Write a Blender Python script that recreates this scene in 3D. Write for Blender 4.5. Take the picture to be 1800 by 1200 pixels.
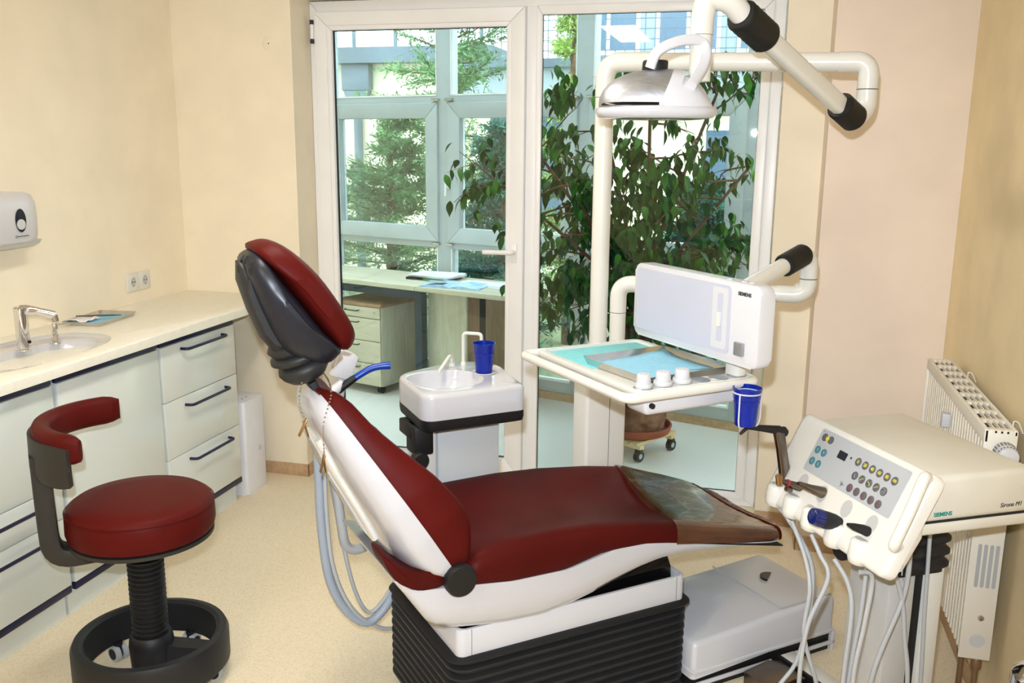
import bpy, bmesh, math, random
from mathutils import Vector, Matrix

for o in list(bpy.data.objects):
    bpy.data.objects.remove(o, do_unlink=True)
SC = bpy.context.scene
COL = SC.collection
R = math.radians

# ------------------------------------------------------------------ camera
cam_data = bpy.data.cameras.new('camera')
cam_data.sensor_width = 36.0
cam_data.lens = 36.0 * 1622.0 / 1800.0
cam_data.clip_start = 0.05
cam_data.clip_end = 300
cam = bpy.data.objects.new('camera', cam_data)
COL.objects.link(cam)
_yaw, _pit, _roll = R(14.4825), R(12.0728), R(0.504)
_F = Vector((-math.sin(_yaw) * math.cos(_pit), math.cos(_yaw) * math.cos(_pit), -math.sin(_pit)))
_r = Vector((math.cos(_yaw), math.sin(_yaw), 0))
_u = _r.cross(_F)
_r2 = _r * math.cos(_roll) + _u * math.sin(_roll)
_u2 = -_r * math.sin(_roll) + _u * math.cos(_roll)
_m = Matrix((_r2, _u2, -_F)).transposed().to_4x4()
_m.translation = Vector((0, 0, 1.62))
cam.matrix_world = _m
SC.camera = cam

# ------------------------------------------------------------------ world, flash, exposure
W = bpy.data.worlds.new('world')
SC.world = W
W.use_nodes = True
_bg = W.node_tree.nodes['Background']
_bg.inputs['Color'].default_value = (0.86, 0.93, 1.0, 1)
_bg.inputs['Strength'].default_value = 6.8

_fl = bpy.data.lights.new('camera_flash', 'SPOT')
_fl.energy = 205
_fl.color = (0.80, 0.89, 1.0)
_fl.spot_size = R(88)
_fl.spot_blend = 0.75
_fl.shadow_soft_size = 0.016
flash = bpy.data.objects.new('camera_flash', _fl)
COL.objects.link(flash)
_fm = _m.copy()
_fm.translation = Vector((-0.03, 0.0, 1.73))
flash.matrix_world = _fm

SC.view_settings.view_transform = 'Standard'
SC.view_settings.look = 'None'
SC.view_settings.gamma = 1.0
SC.view_settings.use_curve_mapping = False
SC.view_settings.exposure = 0.22


# ------------------------------------------------------------------ helpers
def lin(c):
    def f(v):
        v = v / 255.0
        return v / 12.92 if v <= 0.04045 else ((v + 0.055) / 1.055) ** 2.4
    return (f(c[0]), f(c[1]), f(c[2]), 1.0)


MATS = {}


def mat(name, col, rough=0.5, metal=0.0, coat=0.0, var=0.0, vscale=8.0, bump=0.0, bscale=120.0,
        trans=0.0, bdist=0.002, emit=None, estr=0.0, ior=1.45, stretch=None, sub=0.0, spec=0.5, col2=None):
    if name in MATS:
        return MATS[name]
    m = bpy.data.materials.new(name)
    m.use_nodes = True
    nt = m.node_tree
    p = nt.nodes['Principled BSDF']
    p.inputs['Base Color'].default_value = lin(col)
    p.inputs['Roughness'].default_value = rough
    p.inputs['Metallic'].default_value = metal
    p.inputs['IOR'].default_value = ior
    p.inputs['Coat Weight'].default_value = coat
    p.inputs['Coat Roughness'].default_value = 0.05
    p.inputs['Transmission Weight'].default_value = trans
    p.inputs['Specular IOR Level'].default_value = spec
    if emit:
        p.inputs['Emission Color'].default_value = lin(emit)
        p.inputs['Emission Strength'].default_value = estr
    tc = nt.nodes.new('ShaderNodeTexCoord')
    mp = nt.nodes.new('ShaderNodeMapping')
    nt.links.new(tc.outputs['Object'], mp.inputs['Vector'])
    if stretch:
        mp.inputs['Scale'].default_value = stretch
    if var > 0 or col2:
        nz = nt.nodes.new('ShaderNodeTexNoise')
        nz.inputs['Scale'].default_value = vscale
        nz.inputs['Detail'].default_value = 5
        nt.links.new(mp.outputs['Vector'], nz.inputs['Vector'])
        rp = nt.nodes.new('ShaderNodeValToRGB')
        rp.color_ramp.elements[0].position = 0.36
        rp.color_ramp.elements[1].position = 0.64
        a = tuple(max(0, c * (1 - var)) for c in col)
        b = tuple(min(255, c * (1 + var)) for c in col) if not col2 else col2
        rp.color_ramp.elements[0].color = lin(a)
        rp.color_ramp.elements[1].color = lin(b)
        nt.links.new(nz.outputs['Fac'], rp.inputs['Fac'])
        nt.links.new(rp.outputs['Color'], p.inputs['Base Color'])
    if bump > 0:
        nb = nt.nodes.new('ShaderNodeTexNoise')
        nb.inputs['Scale'].default_value = bscale
        nb.inputs['Detail'].default_value = 3
        nt.links.new(mp.outputs['Vector'], nb.inputs['Vector'])
        bp = nt.nodes.new('ShaderNodeBump')
        bp.inputs['Strength'].default_value = bump
        bp.inputs['Distance'].default_value = bdist
        nt.links.new(nb.outputs['Fac'], bp.inputs['Height'])
        nt.links.new(bp.outputs['Normal'], p.inputs['Normal'])
    MATS[name] = m
    return m


def glass_mat(name, tint, refl=0.06):
    m = bpy.data.materials.new(name)
    m.use_nodes = True
    nt = m.node_tree
    nt.nodes.remove(nt.nodes['Principled BSDF'])
    out = nt.nodes['Material Output']
    tr = nt.nodes.new('ShaderNodeBsdfTransparent')
    tr.inputs['Color'].default_value = lin(tint)
    gl = nt.nodes.new('ShaderNodeBsdfGlossy')
    gl.inputs['Roughness'].default_value = 0.012
    fr = nt.nodes.new('ShaderNodeFresnel')
    fr.inputs['IOR'].default_value = 1.45
    mx = nt.nodes.new('ShaderNodeMixShader')
    nt.links.new(fr.outputs['Fac'], mx.inputs[0])
    nt.links.new(tr.outputs[0], mx.inputs[1])
    nt.links.new(gl.outputs[0], mx.inputs[2])
    nt.links.new(mx.outputs[0], out.inputs['Surface'])
    MATS[name] = m
    return m


def floor_mat():
    m = mat('linoleum', (232, 214, 178), rough=0.42, spec=0.35)
    nt = m.node_tree
    p = nt.nodes['Principled BSDF']
    tc = nt.nodes.new('ShaderNodeTexCoord')
    # small chips
    v = nt.nodes.new('ShaderNodeTexVoronoi')
    v.inputs['Scale'].default_value = 210
    nt.links.new(tc.outputs['Object'], v.inputs['Vector'])
    r1 = nt.nodes.new('ShaderNodeValToRGB')
    e = r1.color_ramp.elements
    e[0].position, e[0].color = 0.0, lin((224, 208, 176))
    e[1].position, e[1].color = 1.0, lin((240, 226, 198))
    e.new(0.2).color = lin((232, 216, 186))
    e.new(0.42).color = lin((236, 221, 192))
    sp = nt.nodes.new('ShaderNodeSeparateColor')
    nt.links.new(v.outputs['Color'], sp.inputs[0])
    nt.links.new(sp.outputs[0], r1.inputs['Fac'])
    # broad mottling
    n = nt.nodes.new('ShaderNodeTexNoise')
    n.inputs['Scale'].default_value = 3.0
    n.inputs['Detail'].default_value = 6
    nt.links.new(tc.outputs['Object'], n.inputs['Vector'])
    r2 = nt.nodes.new('ShaderNodeValToRGB')
    r2.color_ramp.elements[0].position = 0.35
    r2.color_ramp.elements[0].color = (0.95, 0.95, 0.94, 1)
    r2.color_ramp.elements[1].position = 0.65
    r2.color_ramp.elements[1].color = (1, 1, 1, 1)
    nt.links.new(n.outputs['Fac'], r2.inputs['Fac'])
    mx = nt.nodes.new('ShaderNodeMix')
    mx.data_type = 'RGBA'
    mx.blend_type = 'MULTIPLY'
    mx.inputs[0].default_value = 0.3
    nt.links.new(r1.outputs['Color'], mx.inputs[6])
    nt.links.new(r2.outputs['Color'], mx.inputs[7])
    nt.links.new(mx.outputs[2], p.inputs['Base Color'])
    return m


def wood_mat(name, c1, c2, stretch=(1, 12, 12)):
    m = mat(name, c1, rough=0.45)
    nt = m.node_tree
    p = nt.nodes['Principled BSDF']
    mp = [n for n in nt.nodes if n.type == 'MAPPING'][0]
    mp.inputs['Scale'].default_value = stretch
    n = nt.nodes.new('ShaderNodeTexNoise')
    n.inputs['Scale'].default_value = 3.0
    n.inputs['Detail'].default_value = 8
    n.inputs['Distortion'].default_value = 1.2
    nt.links.new(mp.outputs['Vector'], n.inputs['Vector'])
    r = nt.nodes.new('ShaderNodeValToRGB')
    r.color_ramp.elements[0].position = 0.3
    r.color_ramp.elements[0].color = lin(c2)
    r.color_ramp.elements[1].position = 0.65
    r.color_ramp.elements[1].color = lin(c1)
    nt.links.new(n.outputs['Fac'], r.inputs['Fac'])
    nt.links.new(r.outputs['Color'], p.inputs['Base Color'])
    return m


def fillet(pts, rad, n=6):
    """round the corners of a 3D polyline"""
    pts = [Vector(p) for p in pts]
    out = [pts[0]]
    for i in range(1, len(pts) - 1):
        a, b, c = pts[i - 1], pts[i], pts[i + 1]
        r = rad[i - 1] if isinstance(rad, (list, tuple)) else rad
        d1, d2 = (a - b), (c - b)
        l = min(r, d1.length * 0.49, d2.length * 0.49)
        p1, p2 = b + d1.normalized() * l, b + d2.normalized() * l
        for k in range(n + 1):
            t = k / n
            out.append(p1 * (1 - t) ** 2 + b * 2 * t * (1 - t) + p2 * t * t)
    out.append(pts[-1])
    return out


def spline(pts, n=8, closed=False):
    """Catmull-Rom through points"""
    P = [Vector(p) for p in pts]
    N = len(P)
    out = []
    rng = range(N if closed else N - 1)
    for i in rng:
        if closed:
            p0, p1, p2, p3 = P[(i - 1) % N], P[i], P[(i + 1) % N], P[(i + 2) % N]
        else:
            p0, p1, p2, p3 = P[max(i - 1, 0)], P[i], P[i + 1], P[min(i + 2, N - 1)]
        for k in range(n):
            t = k / n
            out.append(0.5 * ((2 * p1) + (p2 - p0) * t + (2 * p0 - 5 * p1 + 4 * p2 - p3) * t * t
                              + (-p0 + 3 * p1 - 3 * p2 + p3) * t ** 3))
    if not closed:
        out.append(P[-1].copy())
    return out


def interp(tab, x):
    if x <= tab[0][0]:
        return tab[0][1]
    for (x0, y0), (x1, y1) in zip(tab, tab[1:]):
        if x <= x1:
            t = (x - x0) / (x1 - x0)
            return y0 + (y1 - y0) * t
    return tab[-1][1]


class B:
    """collects shapes, becomes ONE mesh object"""

    def __init__(self):
        self.bm = bmesh.new()

    def _xf(self, vs, M):
        if M is not None:
            for v in vs:
                v.co = M @ v.co

    def box(self, x0, x1, y0, y1, z0, z1, bev=0.0, seg=2, M=None):
        vs = [self.bm.verts.new((x, y, z)) for z in (z0, z1) for y in (y0, y1) for x in (x0, x1)]
        fs = [self.bm.faces.new([vs[i] for i in q]) for q in
              ((0, 2, 3, 1), (4, 5, 7, 6), (0, 1, 5, 4), (2, 6, 7, 3), (0, 4, 6, 2), (1, 3, 7, 5))]
        if bev > 0:
            es = list({e for f in fs for e in f.edges})
            b = min(bev, 0.49 * min(abs(x1 - x0), abs(y1 - y0), abs(z1 - z0)))
            r = bmesh.ops.bevel(self.bm, geom=es, offset=b, segments=seg, affect='EDGES', profile=0.5)
            vs = list({v for f in r['faces'] for v in f.verts} | {v for v in vs if v.is_valid})
        self._xf(vs, M)
        return self

    def rings(self, rings, cap0=True, cap1=True, closed=False, wrap=True):
        """loft through rings of equal point count"""
        rows = [[self.bm.verts.new(p) for p in r] for r in rings]
        n = len(rows[0])
        m = len(rows)
        for i in range(m if closed else m - 1):
            a, b = rows[i], rows[(i + 1) % m]
            for j in range(n if wrap else n - 1):
                k = (j + 1) % n
                try:
                    self.bm.faces.new((a[j], a[k], b[k], b[j]))
                except ValueError:
                    pass
        if not closed and wrap:
            if cap0:
                self.bm.faces.new(list(reversed(rows[0])))
            if cap1:
                self.bm.faces.new(rows[-1])
        return self

    def tube(self, pts, r, seg=12, cap=True, closed=False, flat=None):
        pts = [Vector(p) for p in pts]
        n = len(pts)
        rr = r if isinstance(r, (list, tuple)) else [r] * n
        rings = []
        t0 = (pts[1] - pts[0]).normalized()
        up = Vector((0, 0, 1)) if abs(t0.z) < 0.9 else Vector((1, 0, 0))
        nrm = (up - t0 * up.dot(t0)).normalized()
        for i in range(n):
            if closed:
                t = (pts[(i + 1) % n] - pts[i - 1]).normalized()
            elif i == 0:
                t = t0
            elif i == n - 1:
                t = (pts[i] - pts[i - 1]).normalized()
            else:
                t = ((pts[i] - pts[i - 1]).normalized() + (pts[i + 1] - pts[i]).normalized()).normalized()
            nrm = (nrm - t * nrm.dot(t)).normalized()
            bi = t.cross(nrm)
            fl = flat or 1.0
            rings.append([pts[i] + (nrm * math.cos(a) + bi * math.sin(a) * fl) * rr[i]
                          for a in [2 * math.pi * k / seg for k in range(seg)]])
        self.rings(rings, cap, cap, closed)
        return self

    def cyl(self, p0, p1, r0, r1=None, seg=20):
        return self.tube([p0, p1], [r0, r0 if r1 is None else r1], seg)

    def lathe(self, prof, seg=32, c=(0, 0, 0), axis='Z', sx=1.0, sy=1.0, M=None):
        c = Vector(c)
        rings = []
        for (r, z) in prof:
            ring = []
            for k in range(seg):
                a = 2 * math.pi * k / seg
                x, y = max(r, 1e-5) * math.cos(a) * sx, max(r, 1e-5) * math.sin(a) * sy
                p = Vector((x, y, z)) if axis == 'Z' else (Vector((z, x, y)) if axis == 'X' else Vector((y, z, x)))
                p = p + c
                ring.append(M @ p if M is not None else p)
            rings.append(ring)
        if prof[0][0] > 1e-3 and prof[-1][0] > 1e-3:      # a ring, not a solid of revolution
            if prof[0] == prof[-1]:
                rings.pop()
            return self.rings(rings, closed=True)
        return self.rings(rings, True, True)

    def prism(self, poly, a0, a1, plane='xz', bev=0.0, M=None, seg=2):
        """extrude a 2D polygon; plane xz -> along y, xy -> along z, yz -> along x"""
        def P(u, v, d):
            p = Vector((u, d, v)) if plane == 'xz' else (Vector((u, v, d)) if plane == 'xy' else Vector((d, u, v)))
            return p
        lo = [self.bm.verts.new(P(u, v, a0)) for u, v in poly]
        hi = [self.bm.verts.new(P(u, v, a1)) for u, v in poly]
        fs = [self.bm.faces.new(list(reversed(lo))), self.bm.faces.new(hi)]
        n = len(poly)
        for i in range(n):
            fs.append(self.bm.faces.new((lo[i], lo[(i + 1) % n], hi[(i + 1) % n], hi[i])))
        vs = lo + hi
        if bev > 0:
            es = list(set(fs[0].edges) | set(fs[1].edges))
            r = bmesh.ops.bevel(self.bm, geom=es, offset=bev, segments=seg, affect='EDGES', profile=0.5)
            vs = list({v for f in r['faces'] for v in f.verts} | {v for v in vs if v.is_valid})
        self._xf(vs, M)
        return self

    def sphere(self, c, rx, ry=None, rz=None, u=16, v=10):
        ry = rx if ry is None else ry
        rz = rx if rz is None else rz
        prof = [(math.sin(math.pi * k / v), -math.cos(math.pi * k / v)) for k in range(v + 1)]
        rings = []
        for r, z in prof:
            rings.append([Vector(c) + Vector((max(r, 1e-4) * math.cos(2 * math.pi * k / u) * rx,
                                              max(r, 1e-4) * math.sin(2 * math.pi * k / u) * ry, z * rz)) for k in range(u)])
        return self.rings(rings)

    def quad(self, *p):
        self.bm.faces.new([self.bm.verts.new(q) for q in p])
        return self

    def mesh(self, name, smooth=38):
        me = bpy.data.meshes.new(name)
        bmesh.ops.recalc_face_normals(self.bm, faces=self.bm.faces)
        self.bm.to_mesh(me)
        self.bm.free()
        if smooth:
            me.polygons.foreach_set('use_smooth', [True] * len(me.polygons))
            me.set_sharp_from_angle(angle=R(smooth))
        return me

    def split(self, name, m, parent=None, smooth=38):
        """every connected piece becomes a part of its own"""
        seen = set()
        out = []
        for f in list(self.bm.faces):
            if f in seen:
                continue
            isl, stack = [], [f]
            seen.add(f)
            while stack:
                g = stack.pop()
                isl.append(g)
                for v in g.verts:
                    for h in v.link_faces:
                        if h not in seen:
                            seen.add(h)
                            stack.append(h)
            nb = B()
            mp = {}
            for g in isl:
                for v in g.verts:
                    if v not in mp:
                        mp[v] = nb.bm.verts.new(v.co)
                nb.bm.faces.new([mp[v] for v in g.verts])
            out.append(nb.done(name, m, parent, smooth))
        self.bm.free()
        return out

    def done(self, name, m, parent=None, smooth=38, label=None, loc=None):
        me = self.mesh(name, smooth)
        me.materials.append(MATS[m] if isinstance(m, str) else m)
        return link(name, me, parent, label, loc)


def link(name, me, parent=None, label=None, loc=None):
    o = bpy.data.objects.new(name, me)
    COL.objects.link(o)
    if parent:
        o.parent = parent
    if loc:
        o.location = loc
    if label:
        o['label'] = label
    return o


def thing(name, label, cat, loc=(0, 0, 0), rotz=0.0, group=None):
    o = bpy.data.objects.new(name, None)
    o.empty_display_size = 0.1
    COL.objects.link(o)
    o.location = loc
    o.rotation_euler = (0, 0, rotz)
    o['label'] = label
    o['category'] = cat
    if group:
        o['group'] = group
    return o


def tag(o, label, cat, group=None):
    o['label'] = label
    o['category'] = cat
    if group:
        o['group'] = group
    return o


def struct(o, label=None):
    o['kind'] = 'structure'
    if label:
        o['label'] = label
    return o


def sroot(name, label, loc=(0, 0, 0), rotz=0.0):
    o = bpy.data.objects.new(name, None)
    COL.objects.link(o)
    o.location = loc
    o.rotation_euler = (0, 0, rotz)
    o['kind'] = 'structure'
    o['label'] = label
    return o


def subdiv(o, lv=1):
    md = o.modifiers.new('subdivision', 'SUBSURF')
    md.levels = lv
    md.render_levels = lv
    return o


def text(s, size, m, parent, M, name='lettering', extrude=0.0004, spacing=1.0, bold=0.0):
    cu = bpy.data.curves.new('txt', 'FONT')
    cu.body = s
    cu.size = size
    cu.extrude = extrude
    cu.offset = bold
    cu.space_character = spacing
    cu.align_x = 'CENTER'
    cu.align_y = 'CENTER'
    t = bpy.data.objects.new('txt', cu)
    COL.objects.link(t)
    dg = bpy.context.evaluated_depsgraph_get()
    me = bpy.data.meshes.new_from_object(t.evaluated_get(dg))
    bpy.data.objects.remove(t, do_unlink=True)
    bpy.data.curves.remove(cu)
    me.transform(M)
    me.materials.clear()
    me.materials.append(MATS[m])
    return link(name, me, parent)


def frame(o, x, y, z):
    """matrix with columns x, y, z axes and origin o"""
    M = Matrix((Vector(x).normalized(), Vector(y).normalized(), Vector(z).normalized())).transposed().to_4x4()
    M.translation = Vector(o)
    return M


def rrect(x0, x1, y0, y1, r, n=5):
    out = []
    for cx, cy, a0 in ((x1 - r, y0 + r, -90), (x1 - r, y1 - r, 0), (x0 + r, y1 - r, 90), (x0 + r, y0 + r, 180)):
        for k in range(n + 1):
            a = R(a0 + 90 * k / n)
            out.append((cx + r * math.cos(a), cy + r * math.sin(a)))
    return out


def round_poly(pts, r, n=5):
    out = []
    N = len(pts)
    for i in range(N):
        a, b, c = Vector(pts[i - 1]), Vector(pts[i]), Vector(pts[(i + 1) % N])
        rr = r[i] if isinstance(r, (list, tuple)) else r
        d1, d2 = a - b, c - b
        l = min(rr, d1.length * 0.49, d2.length * 0.49)
        p1, p2 = b + d1.normalized() * l, b + d2.normalized() * l
        for k in range(n + 1):
            t = k / n
            q = p1 * (1 - t) ** 2 + b * 2 * t * (1 - t) + p2 * t * t
            out.append((q.x, q.y))
    return out


# ------------------------------------------------------------------ materials
mat('wall_paint', (245, 234, 211), rough=0.85, var=0.012, vscale=5, bump=0.12, bscale=260, spec=0.2)
mat('wall_paint_flash_tint', (238, 222, 206), rough=0.85, var=0.012, vscale=5, bump=0.12, bscale=260, spec=0.2)  # wall paint with the pinkish light of the flash alone mixed into the colour
mat('wall_paint_grazing_tint', (236, 217, 178), rough=0.85, var=0.02, vscale=5, bump=0.12, bscale=260, spec=0.2)  # wall paint yellowed and darkened, grazing flash light put into the colour
mat('ceiling_paint', (240, 236, 226), rough=0.9)
floor_mat()
mat('floor_upstand', (190, 158, 122), rough=0.5, var=0.05, vscale=40)
mat('frame_white', (247, 247, 248), rough=0.32, var=0.008, vscale=4)
mat('frame_grey', (188, 195, 197), rough=0.4, var=0.02, vscale=4)
mat('gasket', (28, 30, 32), rough=0.7)
glass_mat('door_glass', (234, 240, 239))
glass_mat('outer_glass', (240, 246, 246))
mat('counter_top', (246, 243, 230), rough=0.35, var=0.01, vscale=30)
mat('sink_ceramic', (206, 205, 208), rough=0.15, coat=0.6)
mat('cabinet_front', (224, 230, 226), rough=0.16, coat=0.4, var=0.006, vscale=3)
mat('cabinet_body', (205, 214, 216), rough=0.5)
mat('navy', (22, 26, 62), rough=0.35)
mat('white_plastic', (208, 209, 214), rough=0.28, coat=0.25, var=0.006, vscale=6)
mat('white_gloss', (202, 203, 209), rough=0.12, coat=0.8)
mat('cream_enamel', (224, 223, 216), rough=0.25, coat=0.4, var=0.006, vscale=5)
mat('cream_matte', (216, 214, 204), rough=0.45, var=0.01, vscale=9, bump=0.05, bscale=500)
mat('grey_panel', (190, 190, 188), rough=0.4, var=0.01, vscale=6)
mat('light_grey', (205, 208, 208), rough=0.4)
mat('steel', (200, 198, 192), rough=0.22, metal=1.0, var=0.03, vscale=20)
mat('brushed', (182, 186, 194), rough=0.48, metal=1.0, var=0.05, vscale=40, stretch=(1, 20, 1))
mat('chrome', (225, 225, 228), rough=0.07, metal=1.0)
mat('gunmetal', (120, 108, 96), rough=0.3, metal=1.0)
mat('copper', (176, 140, 96), rough=0.3, metal=1.0)
mat('burgundy', (84, 20, 17), rough=0.46, var=0.035, vscale=6, bump=0.10, bscale=420, spec=0.10)
mat('burgundy_seat', (76, 18, 15), rough=0.48, var=0.03, vscale=5, bump=0.10, bscale=420, spec=0.10)
mat('charcoal', (40, 42, 44), rough=0.5, bump=0.06, bscale=600)
mat('charcoal_brown', (46, 45, 42), rough=0.55, bump=0.06, bscale=600)
mat('slate', (32, 36, 46), rough=0.36, var=0.03, vscale=5)
mat('black_rubber', (19, 20, 22), rough=0.55)
mat('black_bellows', (28, 30, 34), rough=0.5, var=0.05, vscale=9)
mat('black_gloss', (12, 12, 13), rough=0.12)
mat('blue_plastic', (10, 44, 168), rough=0.18, trans=0.25, var=0.03, vscale=15)
mat('blue_tip', (20, 66, 170), rough=0.3)
mat('dark_blue_cap', (14, 30, 92), rough=0.2, coat=0.5)
mat('turquoise_mat', (126, 208, 216), rough=0.7, var=0.02, vscale=60)
mat('blue_paper', (148, 206, 232), rough=0.8, var=0.02, vscale=80, bump=0.1, bscale=300)
mat('paper', (236, 238, 244), rough=0.8, var=0.015, vscale=20)
mat('paper_blue', (176, 206, 232), rough=0.8, var=0.10, vscale=18)
mat('paper_green', (60, 140, 50), rough=0.6)
mat('screen_white', (190, 194, 210), rough=0.35, var=0.006, vscale=4)
mat('keypad_grey', (178, 182, 186), rough=0.35)
mat('key_dark', (92, 92, 96), rough=0.4)
mat('key_teal', (70, 128, 136), rough=0.4)
mat('key_light', (168, 172, 176), rough=0.5)
mat('key_yellow', (214, 204, 60), rough=0.5)
mat('key_red', (176, 44, 62), rough=0.5)
mat('teal_print', (20, 140, 132), rough=0.5)
mat('dark_print', (44, 44, 52), rough=0.5)
mat('hose_grey', (178, 182, 186), rough=0.42)
mat('hose_blue_grey', (160, 172, 188), rough=0.42)
mat('terracotta', (150, 70, 46), rough=0.7, var=0.06, vscale=14)
mat('terracotta_pot', (120, 66, 40), rough=0.85, vscale=16, var=0.1, col2=(172, 128, 100), bump=0.5, bscale=60)
mat('soil', (46, 34, 26), rough=1.0, bump=0.8, bscale=120)
mat('garden_floor', (222, 217, 210), rough=0.4, var=0.01, vscale=60)
wood_mat('maple', (214, 207, 184), (198, 188, 162), (1.2, 9, 9))
wood_mat('maple_dark', (176, 140, 106), (150, 116, 86), (9, 9, 1.2))
wood_mat('maple_side', (208, 204, 182), (190, 186, 162), (9, 9, 1.2))
wood_mat('pine', (232, 206, 158), (214, 178, 124), (2, 14, 14))
mat('steel_post', (44, 58, 66), rough=0.45)
mat('bark', (104, 74, 54), rough=0.9, var=0.18, vscale=30, bump=0.6, bscale=80)
mat('leaf_green', (26, 74, 20), rough=0.45, var=0.2, vscale=9, spec=0.25)
mat('leaf_light', (58, 112, 34), rough=0.45, var=0.14, vscale=9, spec=0.25)
mat('conifer', (104, 142, 92), rough=0.7, var=0.22, vscale=2.5)
mat('conifer_dark', (50, 104, 88), rough=0.7, var=0.25, vscale=2.5)
mat('conifer_light', (150, 172, 92), rough=0.7, var=0.2, vscale=3)
mat('stucco', (246, 234, 204), rough=0.9, var=0.01, vscale=2)
mat('zinc', (104, 116, 128), rough=0.45, metal=0.3, var=0.06, vscale=2)
mat('zinc_light', (160, 168, 174), rough=0.5)
mat('far_window', (96, 116, 138), rough=0.15)
mat('grass_ground', (120, 130, 96), rough=1.0, var=0.2, vscale=3)
mat('lamp_panel', (255, 244, 220), rough=0.5, emit=(255, 245, 230), estr=19.0)
mat('radiator_white', (236, 230, 216), rough=0.35, var=0.01, vscale=5)
mat('foot_cover', (90, 56, 40), rough=0.07, coat=0.5, var=0.12, vscale=5, bump=0.8, bscale=7, bdist=0.008, stretch=(1.0, 2.6, 2.6))
mat('foot_cover_dark', (42, 40, 38), rough=0.06, coat=1.0, var=0.1, vscale=6, bump=0.9, bscale=12)
mat('styrene', (234, 234, 240), rough=0.4, var=0.01, vscale=8)
mat('pipe_brown', (150, 122, 96), rough=0.35, metal=0.6)
# ================================================================== the room
XL, XR, YB, YW = -2.67, 0.73, 3.95, 4.12
ZC = 2.62
struct(B().box(XL - .15, XR + .15, -1.7, 4.20, -0.12, 0.0).done('floor', 'linoleum', smooth=0), 'speckled cream linoleum floor')
struct(B().box(XL - .15, XR + .15, -1.7, 4.2, ZC, ZC + .12).done('ceiling', 'ceiling_paint', smooth=0), 'white ceiling')
struct(B().box(XL - .15, XL, -1.7, 4.2, 0, ZC).done('wall_left', 'wall_paint', smooth=0), 'cream wall above the long counter')
struct(B().box(XR, XR + .15, -1.7, 4.2, 0, ZC).done('wall_right', 'wall_paint_grazing_tint', smooth=0), 'cream wall tinted yellow for grazing flash light behind the radiator')
struct(B().box(XL - .15, XR + .15, -1.85, -1.7, 0, ZC).done('wall_rear', 'wall_paint', smooth=0), 'cream wall behind the camera')
wb = B()
wb.box(XL, -2.058, YB, 4.20, 0, ZC)
wb.box(0.085, XR, YB, 4.20, 0, ZC)
wb.box(-2.058, 0.085, YB, 4.20, 2.262, ZC)
struct(wb.done('wall_back', 'wall_paint', smooth=0), 'cream back wall around the glazed door')
struct(B().box(0.252, XR, 3.718, YB, 0, ZC).done('wall_pier', 'wall_paint_flash_tint', smooth=0), 'wall pier tinted pink for flash light beside the radiator corner')
# floor upstand (coved skirting)
struct(B().box(XL, -2.05, YB - .008, YB, 0, .062, .003).box(-2.058, -2.05, YB - .008, YW, 0, .062, .003)
       .done('baseboard_back', 'floor_upstand'), 'brown floor upstand below the back wall')
struct(B().box(XR - .008, XR, -1.7, 3.718, 0, .062, .003).box(.244, XR, 3.71, 3.718, 0, .062, .003)
       .box(.244, .252, 3.71, YB, 0, .062, .003).box(.085, .252, YB - .008, YB, 0, .062, .003)
       .done('baseboard_right', 'floor_upstand'), 'brown floor upstand along the right wall and pier')
struct(B().box(XL, XL + .008, -1.7, 1.8, 0, .062, .003).done('baseboard_left', 'floor_upstand'), 'brown floor upstand along the left wall')
# painted-over cover disc high on the back wall
o = B().lathe([(0, 0), (.034, 0), (.034, -.0015), (.030, -.004), (0, -.004)], 28, (-2.17, YB, 2.055), 'Y').done('junction_cover', 'wall_paint')
tag(o, 'painted round junction cover high on the wall by the door', 'wall cover')
B().lathe([(0, -.0035), (.003, -.0035), (.003, -.005), (0, -.005)], 8, (-2.17, YB, 2.055), 'Y').done('screw', 'gasket', o)

# ------------------------------------------------------------------ glazed door and fixed light


def mitred(b, x0, x1, z0, z1, wl, wr, wt, wbm, y0, y1, bev=.006):
    """four mitred frame members as closed prisms in the xz plane"""
    for poly in (((x0, z0), (x0 + wl, z0 + wbm), (x0 + wl, z1 - wt), (x0, z1)),
                 ((x1, z0), (x1, z1), (x1 - wr, z1 - wt), (x1 - wr, z0 + wbm)),
                 ((x0, z1), (x0 + wl, z1 - wt), (x1 - wr, z1 - wt), (x1, z1)),
                 ((x0, z0), (x1, z0), (x1 - wr, z0 + wbm), (x0 + wl, z0 + wbm))):
        b.prism(poly, y0, y1, 'xz', bev=bev)
    return b


win = sroot('window_1', 'fixed full-height pane in a white frame behind the lamp', (0, YW, 0))
fb = B()
mitred(fb, -2.056, 0.083, 0.0, 2.258, .045, .05, .05, .04, .012, .075)
fb.box(-1.013, -.963, .012, .075, .04, 2.21, .004)
fb.done('frame', 'frame_white', win)
gb = B()
mitred(gb, -.966, .036, .036, 2.212, .026, .04, .04, .03, .0, .03, .005)
gb.done('glazing_bead', 'frame_white', win)
gk = B()
mitred(gk, -.944, .0, .062, 2.176, .005, .005, .005, .005, .018, .03, .0)
gk.done('gasket', 'gasket', win)
B().box(-.942, -.002, .030, .036, .064, 2.174).done('pane', 'door_glass', win, 0)

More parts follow.
